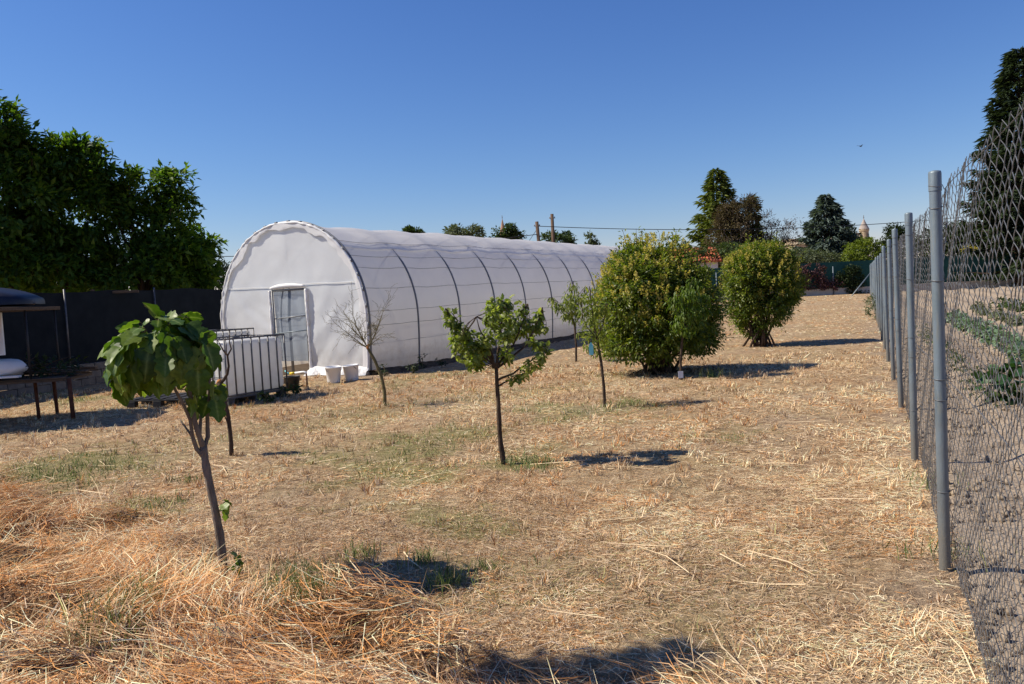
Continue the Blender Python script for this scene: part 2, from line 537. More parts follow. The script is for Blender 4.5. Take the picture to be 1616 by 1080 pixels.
M['rusty'] = mat_leaf('reddish_brown_leaf', [(.07, .04, .028), (.12, .072, .05), (.15, .10, .07)], .2, .7, .1)
M['cabbage'] = mat_leaf('cabbage_leaf', [(.07, .12, .07), (.11, .17, .10), (.15, .21, .13)], .2, .5, .4)
M['bean'] = mat_leaf('bean_leaf', [(.06, .11, .014), (.10, .16, .02), (.15, .20, .03)], .3, .5, .3)
M['courgette'] = mat_leaf('courgette_leaf', [(.018, .055, .016), (.03, .08, .022), (.05, .11, .03)], .25, .5, .4)
M['tomato'] = mat_leaf('tomato_leaf', [(.06, .12, .012), (.10, .17, .018), (.16, .22, .025)], .4, .5, .3)

# ------------------------------------------------------------------ leaves
T_SIMPLE = (np.array([(0, 0, 0), (.42, .5, .10), (1, 0, -.06), (.42, -.5, .10)]), [np.array([(0, 1, 2), (0, 2, 3)])])
T_FULL = (np.array([(0, 0, 0), (.25, .40, .05), (.30, 0, 0), (.25, -.40, .05), (.65, .42, .0), (.66, 0, -.05), (.65, -.42, .0), (1, 0, -.20)]),
          [np.array([(0, 2, 1), (0, 3, 2), (4, 5, 7), (5, 6, 7)]), np.array([(1, 2, 5, 4), (2, 3, 6, 5)])])
T_LONG = (np.array([(0, 0, 0), (.35, .5, .08), (.37, 0, .0), (.35, -.5, .08), (.7, .36, -.04), (.72, 0, -.12), (.7, -.36, -.04), (1, 0, -.36)]), T_FULL[1])


def norm(a):
    return a / np.maximum(np.linalg.norm(a, axis=1, keepdims=True), 1e-9)


def leaf_mesh(name, P, A, Nn, Ln, Wd, mat, parent, T=T_SIMPLE, rnd=None):
    n = len(P)
    A = norm(A)
    Nn = norm(Nn - A * (Nn * A).sum(1, keepdims=True))
    S = np.cross(Nn, A)
    tv, tf = T
    k = len(tv)
    Ln = np.broadcast_to(np.asarray(Ln, float), (n,))[:, None, None]
    Wd = np.broadcast_to(np.asarray(Wd, float), (n,))[:, None, None]
    V = P[:, None, :] + A[:, None, :] * tv[None, :, 0:1] * Ln + S[:, None, :] * tv[None, :, 1:2] * Wd + Nn[:, None, :] * tv[None, :, 2:3] * Ln
    fl = [(f[None] + (np.arange(n) * k)[:, None, None]).reshape(-1, f.shape[1]) for f in tf]
    if rnd is None: rnd = rng.random(n)
    me = np_mesh(name, V.reshape(-1, 3), fl, {'rnd': np.repeat(np.clip(rnd, 0, 1), k)})
    return link_mesh(name, me, mat, parent)


def sph(n):
    return norm(rng.normal(size=(n, 3)))


def clumps(blobs, nclump, shell=.5, zlow=-1.0):
    """clump centres spread through a union of ellipsoids: (centre(3), radii(3))"""
    w = np.array([r[0] * r[1] + r[0] * r[2] + r[1] * r[2] for c, r in blobs]); w = w / w.sum()
    idx = rng.choice(len(blobs), nclump, p=w)
    C = np.array([b[0] for b in blobs], float)[idx]
    Rr = np.array([b[1] for b in blobs], float)[idx]
    D = sph(nclump)
    D[:, 2] = np.where(D[:, 2] < zlow, -D[:, 2], D[:, 2])
    rad = shell + (1 - shell) * np.sqrt(rng.random(nclump))
    return C + D * Rr * rad[:, None], D, Rr.mean(1)


def foliage(name, blobs, nclump, per, crad, ln, wd, mat, parent, T=T_SIMPLE, shell=.5, droop=.25, zlow=-1.0, up=.7, origin=None, tone=None):
    P0, D, _ = clumps(blobs, nclump, shell, zlow)
    n = nclump * per
    cr = crad * (.6 + .8 * rng.random(nclump))
    off = sph(n) * (rng.random(n) ** .5)[:, None] * np.repeat(cr, per)[:, None] * np.array([1, 1, .75])
    P = np.repeat(P0, per, 0) + off
    Dn = np.repeat(D, per, 0)
    A = Dn * .6 + off / crad * .6 + sph(n) * .7 + np.array([0, 0, -droop])
    Nn = Dn * .5 + np.array([0, 0, up]) + sph(n) * .5
    sz = .65 + .7 * rng.random(n)
    rn = np.repeat(rng.random(nclump), per) * .45 + rng.random(n) * .55
    if tone is not None: rn = rn + tone(P)
    if origin is not None: P = P - np.array(origin)
    o = leaf_mesh(name, P, A, Nn, ln * sz, wd * sz, mat, parent, T, rn)
    return o, P0


def px_blob(u, v, ru, rv, d, depth=None):
    c = at(u, v, d)
    k = d / F
    return ((c.x, c.y, c.z), (ru * k, (depth if depth else ru) * k, rv * k))


def bend(a, b, n=5, sag=.0, wob=.0):
    a = Vector(a); b = Vector(b)
    L = (b - a).length
    out = []
    for i in range(n + 1):
        t = i / n
        p = a.lerp(b, t)
        p.z += sag * L * math.sin(math.pi * t)
        if 0 < i < n:
            p += Vector((random.uniform(-1, 1), random.uniform(-1, 1), random.uniform(-.5, .5))) * wob * L
        out.append(p)
    return out


def big_tree(name, label, cat, u, d, blobs_px, nclump, per, crad, ln, wd, mat, bark, trunk_r, group=None, shell=.5, limbs=10, T=T_SIMPLE, zlow=-.6, tone=None, droop=.25, shoots=0):
    b = [px_blob(*q[:4], q[4] if len(q) > 4 else d) for q in blobs_px]
    x = at(u, 460, d).x
    base = Vector((x, d, hz(x, d)))
    root = empty(name, base, 0, label, cat, group)
    cr, P0 = foliage('crown', b, nclump, per, crad, ln, wd, mat, root, T, shell, droop, zlow, origin=base, tone=tone)
    mb = MB()
    top = Vector(b[0][0]) - base
    fork = Vector((top.x * .5, top.y * .5, max(.8, top.z * .45)))
    mb.tube(bend((0, 0, -.1), fork, 4, 0, .03), [trunk_r * q for q in (1.25, 1, .92, .85, .8)], 8)
    sel = rng.choice(len(P0), min(limbs, len(P0)), replace=False)
    for i in sel:
        mb.tube(bend(fork, Vector(P0[i]) - base, 5, .06, .05), [trunk_r * q for q in (.6, .45, .33, .24, .15, .06)], 5)
    if shoots:                                  # leafy shoots standing out of the crown's outline
        Ps, As = [], []
        hi = [i for i in range(len(P0)) if P0[i][2] > np.percentile(P0[:, 2], 45)]
        for _ in range(shoots):
            p = Vector(P0[hi[random.randrange(len(hi))]]) - base
            o_ = (p - Vector((top.x, top.y, top.z * .7))).normalized()
            dv = (o_ * .8 + Vector((random.gauss(0, .35), random.gauss(0, .35), .75))).normalized()
            Ls = random.uniform(.3, .75)
            mb.tube([p, p + dv * Ls * .5, p + dv * Ls + Vector((0, 0, -.05))], [.018, .012, .004], 4, cap=False)
            for k in range(22):
                t = random.uniform(.15, 1.0)
                s_ = Vector(tuple(sph(1)[0]))
                Ps.append(tuple(p + dv * Ls * t + s_ * .10)); As.append(tuple(s_ + dv * .3 + Vector((0, 0, -.35))))
        Ps = np.array(Ps); As = np.array(As)
        leaf_mesh('shoot_leaves', Ps, As, sph(len(Ps)) * .5 + np.array([0, 0, 1.0]), ln * (.6 + .6 * rng.random(len(Ps))), wd * (.7 + .5 * rng.random(len(Ps))), mat, cr, T)
    mb.build('trunk', bark, root, True)
    return root


def conifer(name, label, u_apex, v_apex, v_base, d, halfw_px, mat, levels, per_branch, spray, group=None, irregular=.35, slope=.1, power=.8, start=.12, bark=None, lean=0, wide=.35):
    top = at(u_apex, v_apex, d)
    base = Vector((top.x + lean, d, hz(top.x, d)))
    root = empty(name, base, 0, label, 'tree', group)
    H = top.z - base.z
    hw = halfw_px * d / F
    Ps = []; As = []; Ns = []
    mb = MB()
    tr = H * .02
    mb.tube([(0, 0, -.1), (-lean * .5, 0, H * .5), (-lean, 0, H * .99)], [tr * 1.3, tr * .8, .02], 7)
    nbr = levels * 7
    for i in range(nbr):
        t = start + (1 - start) * ((i + rng.random()) / nbr) ** .92
        t = min(.992, t)
        z = H * t
        q = i * 2.39996 + rng.normal() * .5
        L = hw * ((1 - t) ** power) * (1 - irregular * rng.random() ** 1.6) + H * .014
        dirv = np.array([math.cos(q), math.sin(q), 0])
        side = np.array([-dirv[1], dirv[0], 0])
        sl = slope * (1 - t) + rng.normal() * .07
        n = max(6, int(per_branch * .36 * (L / hw + .12)))
        s = .12 + .88 * rng.random(n) ** .62
        lat = rng.normal(size=n) * .5
        wdt = (1.08 - s) * L * wide * .75 + spray * .22
        cen = np.array([-lean * t, 0, z]) + dirv * (s * L)[:, None] + side * (lat * wdt)[:, None]
        cen[:, 2] += -sl * s * L * 1.6 + .20 * L * s ** 2.2 - np.abs(lat) * wdt * .5 - rng.random(n) ** 2 * spray * .7
        Ps.append(cen)
        As.append(dirv * .8 + side * (np.sign(lat) * (.35 + .5 * rng.random(n)))[:, None] + rng.normal(size=(n, 3)) * .22 + np.array([0, 0, -.22]))
        Ns.append(np.array([0, 0, 1.0]) + rng.normal(size=(n, 3)) * .5)
        e = np.array([-lean * t, 0, z]) + dirv * L * .9; e[2] += -sl * L * 1.4 + .16 * L
        m_ = np.array([-lean * t, 0, z]) + dirv * L * .5; m_[2] += -sl * L * .8 + .03 * L
        mb.tube([(-lean * t, 0, z), tuple(m_), tuple(e)], [tr * .30 * (1 - t) + .012, tr * .18 * (1 - t) + .008, .005], 4, cap=False)
    P = np.concatenate(Ps); A = np.concatenate(As); Nn = np.concatenate(Ns)
    sz = .6 + .8 * rng.random(len(P))
    leaf_mesh('crown', P, A, Nn, spray * sz, spray * .26 * sz, mat, root, T_SIMPLE)
    mb.build('trunk', bark or M['bark_dark'], root, True)
    return root


# ------------------------------------------------------------------ world, sun
SUN_EL, SHADOW = R_(45.5), Vector((1.0, -.03)).normalized()
world = bpy.data.worlds.new('World')
sc.world = world
world.use_nodes = True
nt = world.node_tree
bg = nt.nodes['Background']
sky = nt.nodes.new('ShaderNodeTexSky')
sky.sky_type = 'NISHITA'
sky.sun_disc = False
sky.sun_elevation = SUN_EL
sky.sun_rotation = math.atan2(-SHADOW.x, -SHADOW.y) % (2 * math.pi)
sky.altitude = 500
sky.air_density = 1.3
sky.dust_density = 0
sky.ozone_density = 10
sep = nt.nodes.new('ShaderNodeSeparateColor')
comb = nt.nodes.new('ShaderNodeCombineColor')
nt.links.new(sky.outputs['Color'], sep.inputs['Color'])
for ch, g_, k_ in (('Red', 1.4, .545), ('Green', 1.25, .515), ('Blue', 1.0, .82)):      # the camera's rendering of the blue
    pw = nt.nodes.new('ShaderNodeMath'); pw.operation = 'POWER'; pw.inputs[1].default_value = g_
    ml = nt.nodes.new('ShaderNodeMath'); ml.operation = 'MULTIPLY'; ml.inputs[1].default_value = k_
    nt.links.new(sep.outputs[ch], pw.inputs[0]); nt.links.new(pw.outputs[0], ml.inputs[0]); nt.links.new(ml.outputs[0], comb.inputs[ch])
nt.links.new(comb.outputs['Color'], bg.inputs['Color'])
bg.inputs['Strength'].default_value = .10
sun_d = bpy.data.lights.new('sun', 'SUN')
sun_d.energy = 5.0
sun_d.angle = R_(.53)
sun_d.color = (1.0, .915, .775)
sun = bpy.data.objects.new('sun', sun_d)
COL.objects.link(sun)
ld = Vector((SHADOW.x * math.cos(SUN_EL), SHADOW.y * math.cos(SUN_EL), -math.sin(SUN_EL)))
sun.rotation_euler = ld.to_track_quat('-Z', 'Y').to_euler()
sun.location = (-20, 0, 30)
sc.view_settings.view_transform = 'Standard'
sc.view_settings.look = 'None'
sc.view_settings.exposure = .5
sc.view_settings.gamma = 1

# ------------------------------------------------------------------ greenhouse frame (used to keep straw out of it)
GC = gnd(586, 592)
GD = Vector((.4625, .8866, 0)); GR = Vector((.8866, -.4625, 0))
GA, GH, GL, NR = 2.02, 3.24, 21.6, 12
G0 = Vector((GC.x, GC.y, 0)) - GR * GA
G0.z = hz(G0.x, G0.y)
GTH = -math.atan2(.4625, .8866)


def in_house(x, y, m=0.0):
    dx = x - G0.x; dy = y - G0.y
    lx = dx * GR.x + dy * GR.y; ly = dx * GD.x + dy * GD.y
    return (np.abs(lx) < GA + m) & (ly > -m) & (ly < GL + m)


# ------------------------------------------------------------------ ground sheet
def axis(lo, hi, step, far, g=1.18):
    a = list(np.arange(lo, hi + 1e-6, step))
    s = step; p = a[-1]
    while p < far[1]:
        s *= g; p += s; a.append(p)
    s = step; p = a[0]; pre = []
    while p > far[0]:
        s *= g; p -= s; pre.append(p)
    return np.array(pre[::-1] + a)


xs = axis(-9, 6, .07, (-700, 900)); ys = axis(1.5, 15, .07, (-60, 1500))
X, Y = np.meshgrid(xs, ys)
Z = height(X, Y)
fx = FX0 + FXK * Y
Z = np.where(X > fx + .12, Z - .10, Z)                      # the garden lies on its own sheet
nx, ny = len(xs), len(ys)
ii = np.arange(nx * ny).reshape(ny, nx)
quads = np.stack([ii[:-1, :-1], ii[:-1, 1:], ii[1:, 1:], ii[1:, :-1]], -1).reshape(-1, 4)
gm = np.zeros(X.shape)
SPOTS = []
for u, v, r in GREEN_SPOTS:
    g = gnd(u, v)
    SPOTS.append((g.x, g.y, r))
    dd = np.hypot((X - g.x), (Y - g.y) * .8)
    gm = np.maximum(gm, (1 - sstep(.1 * r, 1.1 * r, dd + (fbm(X * 2.6, Y * 2.6, 41) - .5) * 1.8 * r)) * .55)
gm = np.maximum(gm, sstep(.56, .72, fbm(X * .5, Y * .5, 77)) * .25 * sstep(1.5, -1.5, X - .2 * Y) * (1 - hay_mask(X, Y)))
soil = sstep(-.42, -.05, X - fx + (fbm(X * 2.5, Y * 2.5, 51) - .5) * .6) * .75
soil = np.maximum(soil, np.where(in_house(X, Y, .55), 1.0, 0.0))
soil = np.maximum(soil, sstep(.6, .75, fbm(X * .8 + 5, Y * .8, 61)) * .4)
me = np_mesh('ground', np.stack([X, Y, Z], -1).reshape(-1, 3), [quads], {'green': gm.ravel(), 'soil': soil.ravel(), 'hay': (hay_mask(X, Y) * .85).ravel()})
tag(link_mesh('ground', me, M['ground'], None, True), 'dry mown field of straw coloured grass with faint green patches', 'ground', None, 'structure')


# garden beyond the fence: beds parallel to it
EF = Vector((FXK, 1, 0)).normalized(); NF = Vector((EF.y, -EF.x, 0))


def fence_pt(s, off=0.0):
    """s metres along the fence from y=0, off metres to the garden side"""
    p = Vector((FX0, 0, 0)) + EF * s + NF * off
    return p


def bed(off):
    return .07 * np.clip(np.sin((off - .75) * 2 * math.pi / 1.25), -.6, .8)


ss = np.concatenate([np.arange(0, 16, .09), np.arange(16, 66, .35)])
oo = np.concatenate([np.arange(.07, 9, .08), np.arange(9, 60, .5)])
S_, O_ = np.meshgrid(ss, oo)
GX = FX0 + EF.x * S_ + NF.x * O_; GY = EF.y * S_ + NF.y * O_
GZ = height(GX, GY) + bed(O_) * sstep(.5, .9, O_) + (fbm(GX * 5, GY * 5, 91) - .5) * .07 + (fbm(GX * 14, GY * 14, 92) - .5) * .03 - .02
GZ = np.where(O_ < .1, height(GX, GY) - .03, GZ)
jj = np.arange(S_.size).reshape(S_.shape)
q2 = np.stack([jj[:-1, :-1], jj[:-1, 1:], jj[1:, 1:], jj[1:, :-1]], -1).reshape(-1, 4)
me = np_mesh('garden_soil', np.stack([GX, GY, GZ], -1).reshape(-1, 3), [q2])
tag(link_mesh('garden_soil', me, M['soil'], None, True), 'bare brown soil of the vegetable garden beyond the wire fence', 'soil', None, 'structure')

# ------------------------------------------------------------------ straw and grass
PAL = np.array([(.82, .64, .40), (.71, .50, .285), (.56, .35, .18), (.60, .275, .085), (.27, .14, .07), (.35, .33, .13), (.77, .60, .42)])


def blades(name, x, y, th, L, W, lift, tilt, tint, mat, label, cat, curl=.3, group=None):
    n = len(x)
    z0 = height(x, y) + lift
    d = np.stack([np.cos(th) * np.cos(tilt), np.sin(th) * np.cos(tilt), np.sin(tilt)], -1)
    side = np.stack([-np.sin(th), np.cos(th), rng.normal(size=n) * .5], -1)
    side = norm(side) * (W / 2)[:, None]
    p0 = np.stack([x, y, z0], -1)
    bendv = (rng.normal(size=(n, 3)) * np.array([1, 1, .35])) * (L * curl)[:, None]
    p1 = p0 + d * (L * .5)[:, None] + bendv * .5
    p2 = p0 + d * L[:, None]
    p2[:, 2] -= np.abs(bendv[:, 2])
    V = np.stack([p0 - side, p0 + side, p1 - side, p1 + side, p2 - side * .35, p2 + side * .35], 1)
    # nothing dips below the ground it lies on
    gz = height(V[:, :, 0].ravel(), V[:, :, 1].ravel()).reshape(n, 6) - .004
    V[:, :, 2] = np.maximum(V[:, :, 2], gz)
    b = (np.arange(n) * 6)[:, None]
    f = np.concatenate([b + np.array([[0, 1, 3, 2]]), b + np.array([[2, 3, 5, 4]])], 0)
    me = np_mesh(name, V.reshape(-1, 3), [f], None, {'tint': np.repeat(tint, 6, 0)})
    o = link_mesh(name, me, mat)
    return tag(o, label, cat, group, 'stuff')


def field_pts(n, y0, y1, k=.74):
    y = np.sqrt(y0 * y0 + (y1 * y1 - y0 * y0) * rng.random(n))
    x = (rng.random(n) * 2 - 1) * (k * y + .3)
    ok = (x < FX0 + FXK * y + .05) & ~in_house(x, y, .25)
    return x[ok], y[ok]


def green_at(x, y):
    g = np.zeros(len(x))
    for sx, sy, r in SPOTS:
        g = np.maximum(g, 1 - sstep(.1 * r, 1.0 * r, np.hypot(x - sx, (y - sy) * .8) + (fbm(x * 2.6, y * 2.6, 41) - .5) * 1.8 * r))
    return np.maximum(g, sstep(.56, .72, fbm(x * .5, y * .5, 77)) * .3 * sstep(1.5, -1.5, x - .2 * y))


def straw_tint(x, y, hay):
    n = len(x)
    reg = fbm(x * .45, y * .45, 21)
    reg2 = fbm(x * 2.2, y * 2.2, 22)
    w = np.zeros((n, 7))
    dry = sstep(-1.5, 3.0, x - .2 * y)           # towards the fence the stubble is blonder
    w[:, 0] = .18 + .30 * dry + .1 * hay
    w[:, 1] = .34
    w[:, 2] = .26 + .3 * hay
    w[:, 3] = .07 + .95 * hay * sstep(.3, .55, reg2) + .3 * sstep(.5, .65, reg)
    w[:, 4] = .22 + .28 * hay * sstep(.45, .6, fbm(x * 3, y * 3, 23))
    w[:, 5] = .03 + .9 * green_at(x, y) * (1 - hay)
    w[:, 6] = .22 * (1 - hay) + .06
    c = np.cumsum(w / w.sum(1, keepdims=True), 1)
    pick = (rng.random(n)[:, None] > c).sum(1).clip(0, 6)
    patch = .80 + .48 * sstep(.34, .62, fbm(x * 1.15, y * .8, 24) * .6 + fbm(x * 4.5, y * 3.2, 25) * .4)
    return np.minimum(PAL[pick] * (.72 + .5 * rng.random(n))[:, None] * patch[:, None], .85)


def make_straw():
    xs_, ys_, ths, Ls, Ws, lf, tl = [], [], [], [], [], [], []
    for n, y0, y1, l0, l1, w, rise in ((330000, 2.2, 6.5, .02, .095, .0021, .018), (230000, 6.5, 14, .03, .11, .0036, .018), (80000, 14, 36, .06, .16, .009, .016), (16000, 36, 58, .10, .25, .022, .02)):
        x, y = field_pts(n, y0, y1)
        keep = rng.random(len(x)) < (.2 + .9 * sstep(.34, .58, fbm(x * 1.6, y * 1.6, 71)))
        x, y = x[keep], y[keep]
        n = len(x)
        flow = fbm(x * .8, y * .8, 33, 3) * 4 * math.pi
        th = flow + rng.normal(size=n) * 1.1
        L = l0 + (l1 - l0) * rng.random(n) ** 2
        xs_.append(x); ys_.append(y); ths.append(th); Ls.append(L)
        Ws.append(w * (.6 + .8 * rng.random(n))); lf.append(rng.random(n) ** 2 * rise); tl.append(np.abs(rng.normal(size=n)) * .16)
    x, y, th, L, W, lift, tilt = [np.concatenate(q) for q in (xs_, ys_, ths, Ls, Ws, lf, tl)]
    hay = hay_mask(x, y)
    blades('mown_straw', x, y, th, L, W, lift, tilt, straw_tint(x, y, hay), M['straw'], 'loose mown straw lying flat across the whole dry field', 'straw')
    # the thick hay swathe
    n = 170000
    x, y = field_pts(n, 2.2, 8.5)
    hay = hay_mask(x, y)
    tuft = sstep(.36, .62, fbm(x * 2.3, y * 2.3, 83))
    keep = rng.random(len(x)) < hay * (.25 + .75 * tuft)
    x, y, tuft = x[keep], y[keep], tuft[keep]
    n = len(x)
    th = fbm(x * 1.1, y * 1.1, 35, 3) * 5 * math.pi + rng.normal(size=n) * .55
    L = .07 + .24 * rng.random(n) ** 1.8
    blades('hay_swathe', x, y, th, L, .0028 * (.6 + .9 * rng.random(n)), rng.random(n) * (.015 + .085 * tuft), np.abs(rng.normal(size=n)) * .32,
           straw_tint(x, y, hay_mask(x, y)), M['straw'], 'thick tangled swathe of orange brown hay around the fig tree', 'hay', .35)
    # upright stubble tufts
    nt_ = 2600
    cx, cy = field_pts(nt_, 2.4, 16)
    k = 16
    x = np.repeat(cx, k) + rng.normal(size=len(cx) * k) * .022
    y = np.repeat(cy, k) + rng.normal(size=len(cx) * k) * .022
    n = len(x)
    th = rng.random(n) * 2 * math.pi
    L = np.repeat(.03 + .06 * rng.random(len(cx)), k) * (.6 + .8 * rng.random(n))
    blades('stubble', x, y, th, L, .003 + .0004 * y, np.zeros(n), .7 + .6 * rng.random(n), straw_tint(x, y, np.zeros(n)), M['straw'],
           'short cut stubble tufts standing up in the dry field', 'stubble', .2)
    # long pale stalks lying about
    x, y = field_pts(230, 2.3, 9)
    n = len(x)
    blades('straw_stalk', x, y, rng.random(n) * 6.28, .22 + .35 * rng.random(n), .004 + .003 * rng.random(n), .012 + .03 * rng.random(n), rng.random(n) * .08,
           np.repeat(PAL[[0]], n, 0) * (.75 + .4 * rng.random(n))[:, None], M['straw'], 'long pale single stalks strewn over the cut straw', 'straw', .12)
    for o in (bpy.data.objects['straw_stalk'],): o['kind'] = 'stuff'


make_straw()

GPAL = np.array([(.09, .135, .032), (.14, .19, .05), (.21, .25, .075), (.31, .30, .12)])


def make_grass():
    xs_, ys_, Ls = [], [], []
    # weak low green where the field is greener
    x, y = field_pts(60000, 3, 16)
    keep = rng.random(len(x)) < green_at(x, y) * .6 * sstep(.3, .6, fbm(x * 5, y * 5, 43))
    x, y = x[keep], y[keep]
    L = .025 + .05 * rng.random(len(x))
    xs_.append(x); ys_.append(y); Ls.append(L)
    # tall tufts: pixel, spread (m), count, height
    for u, v, s, n, h in ((470, 935, .10, 150, .17), (455, 960, .09, 130, .15), (190, 985, .09, 170, .15), (205, 960, .10, 120, .16), (170, 1010, .08, 80, .11), (665, 888, .05, 90, .085), (705, 925, .06, 110, .12),
                          (765, 900, .05, 70, .07), (570, 880, .06, 70, .09), (245, 800, .14, 130, .07), (300, 760, .08, 60, .07), (20, 760, .4, 400, .07), (110, 750, .4, 400, .07),
                          (340, 905, .1, 40, .09), (1125, 595, .1, 60, .16), (985, 640, .15, 90, .08), (505, 930, .08, 50, .15), (1490, 880, .12, 60, .12), (1470, 770, .12, 50, .12),
                          (240, 970, .06, 40, .10), (845, 740, .12, 90, .07), (820, 730, .12, 90, .08)):
        g = gnd(u, v)
        x = g.x + rng.normal(size=n) * s; y = g.y + rng.normal(size=n) * s
        xs_.append(x); ys_.append(y); Ls.append(h * (.5 + .8 * rng.random(n)))
    x, y, L = np.concatenate(xs_), np.concatenate(ys_), np.concatenate(Ls)
    n = len(x)
    tint = GPAL[rng.choice(4, n, p=[.3, .35, .22, .13])] * (.8 + .4 * rng.random(n))[:, None]
    blades('green_grass', x, y, rng.random(n) * 6.28, L, .0028 + .0005 * y, np.zeros(n), .75 + .75 * rng.random(n), tint, M['grass'], 'scattered green grass tufts growing up through the straw', 'grass', .22)


make_grass()

#PART2
# ================================================================== chain-link fence
fence = empty('chain_link_fence', (FX0, 0, hz(FX0, 0)), 0, 'long galvanised chain-link fence on round grey posts beside the vegetable garden', 'fence')
POST_Y = [1.32, 3.9] + [3.9 + 2.42 * k for k in range(1, 22)]


def zig_panel(length, h, pitch=.046, row=.040, r=.00165, jit=.006):
    V = []; Fq = []
    nw = int(round(length / pitch)); pitch = length / nw
    nrow = int(h / row)
    tri = np.array([(math.cos(a), math.sin(a)) for a in (0, 2.094, 4.189)])
    fr = np.array([0, .12, .5, .88])
    t = np.concatenate([k + fr for k in range(nrow)] + [[nrow]])
    z = t * row
    n_ = len(z)
    base = 0
    for i in range(nw):
        ph = t + (i % 2)
        m = np.abs((ph % 2) - 1)                           # 0..1 triangle wave
        m = m * m * (3 - 2 * m) * .35 + m * .65
        x = (i + m * 1.06 - .03) * pitch
        yy = np.where((np.floor(ph) % 2) == 0, .0022, -.0022) * np.sin(math.pi * (t % 1))
        slack = .012 * np.sin(x * 2.1 + z * 1.7) + .008 * np.sin(z * 5.3 + x * 3.3) * (z / h) + .006 * np.sin(z * 17 + x * 11)
        x = x + .004 * (vnoise(z * 6, np.full(n_, i * .35), 301) - .5) + .005 * np.sin(z * 4.1 + i * .05) * (z / h)
        zz = z + .008 * (vnoise(z * 5, np.full(n_, i * .4), 302) - .5) + .006 * (z / h) * np.sin(i * .17) - .016 * (z / h) * np.sin(math.pi * x / length) - .006 * np.sin(i * 1.7) * (z / h)
        c = np.stack([x, yy + slack, zz], -1)
        n = len(c)
        tg = np.gradient(c, axis=0); tg = tg / np.linalg.norm(tg, axis=1, keepdims=True)
        a = np.cross(tg, [0, 1, 0]); a /= np.linalg.norm(a, axis=1, keepdims=True)
        b = np.cross(tg, a)
        ring = c[:, None, :] + (a[:, None, :] * tri[None, :, 0:1] + b[:, None, :] * tri[None, :, 1:2]) * r
        V.append(ring.reshape(-1, 3))
        I = base + np.arange(n)[:, None] * 3 + np.arange(3)[None]
        J = np.roll(I, -1, axis=1)
        Fq.append(np.stack([I[:-1], J[:-1], J[1:], I[1:]], -1).reshape(-1, 4))
        base += n * 3
    # three line wires threaded along the mesh
    mb = MB()
    for zz in (.05, h * .5, h - .03):
        mb.tube([(k * length / 12, .004 + .012 * math.sin(k * length / 12 * 2.1 + zz * 1.7), zz - .016 * (zz / h) * math.sin(math.pi * k / 12)) for k in range(13)], r * 1.1, 3)
    V.append(np.array(mb.v)); q = np.array([f for f in mb.f if len(f) == 4]) + base
    Fq.append(q)
    return np_mesh('wire_mesh', np.concatenate(V), Fq)


panel_me = None
TIES = (.42, .86, .98, 1.45, 1.81, 1.90)
post_me = tie_me = None
for i, y in enumerate(POST_Y):
    p = fence_pt(y / EF.y)
    z = hz(p.x, p.y)
    loc = Vector((p.x, p.y, z)) - fence.location
    k_l = .3 if i < 3 else 1
    lean = Matrix.Rotation(k_l * random.uniform(-.014, .014), 4, 'X') @ Matrix.Rotation(k_l * random.uniform(-.014, .014), 4, 'Y')
    if post_me is None:
        mb = MB()
        mb.lathe([(.027, -.15), (.027, 1.89)], k=20)
        mb.lathe([(.0295, 1.88), (.0295, 1.965), (.027, 1.975), (.012, 1.979), (.0005, 1.98)], k=20)
        mb.lathe([(.027, 1.88), (.0295, 1.88)], k=20)
        po = mb.build('post', M['galv'], fence, True)
        post_me = po.data
        mt = MB()
        mt.tube([(.0295 * math.cos(a), .0295 * math.sin(a), .006 * math.sin(a)) for a in np.linspace(0, 2 * math.pi, 19)], .0022, 5)
        mt.tube([(.029, 0, 0), (.042, .01, .012), (.050, .004, -.012)], .002, 4)
        to = mt.build('tie_wire', M['wire'], po, True)
        tie_me = to.data
        to.location.z = TIES[0]
        more = TIES[1:]
    else:
        po = bpy.data.objects.new('post', post_me); COL.objects.link(po); po.parent = fence
        more = TIES if i < 7 else ()
    for zz in more:
        to = bpy.data.objects.new('tie_wire', tie_me); COL.objects.link(to); to.parent = po
        to.location.z = zz + random.uniform(-.02, .02); to.rotation_euler = (random.uniform(-.12, .12), random.uniform(-.12, .12), random.random() * 1.5)
    po.matrix_local = Matrix.Translation(loc) @ lean @ Matrix.Rotation(random.random() * .6 - 1.2, 4, 'Z')
    if i + 1 < len(POST_Y):
        p2 = fence_pt(POST_Y[i + 1] / EF.y)
        z2 = hz(p2.x, p2.y)
        a = Vector((p.x, p.y, z)) + NF * .038; b = Vector((p2.x, p2.y, z2)) + NF * .038
        if panel_me is None:
            panel_me = zig_panel(2.65, 1.92, .046, .040)
            wm = link_mesh('wire_mesh', panel_me, M['wire'], fence)
        else:
            wm = bpy.data.objects.new('wire_mesh', panel_me); COL.objects.link(wm); wm.parent = fence
        ex = (b - a) / 2.65
        ez = Vector((0, 0, 1)); ey = ez.cross(ex).normalized()
        mt4 = Matrix((ex, ey, ez)).transposed().to_4x4()
        mt4.translation = a + Vector((0, 0, -.02)) - fence.location
        wm.matrix_local = mt4
# end post and its slanting brace
yb = POST_Y[-1]
pe = fence_pt(yb / EF.y)
mb = MB()
a = Vector((pe.x, pe.y, hz(pe.x, pe.y) + 1.45)) - fence.location
b_ = gnd(1348, 474)
bw = Vector((pe.x - 1.9, pe.y - 1.2, hz(pe.x - 1.9, pe.y - 1.2) - .1)) - fence.location
mb.tube([a, bw], .035, 8)
mb.build('brace', M['galv'], fence, True)

# ================================================================== greenhouse
gh = empty('greenhouse', G0, GTH, 'long white plastic film tunnel greenhouse with arched end and doorway', 'greenhouse')


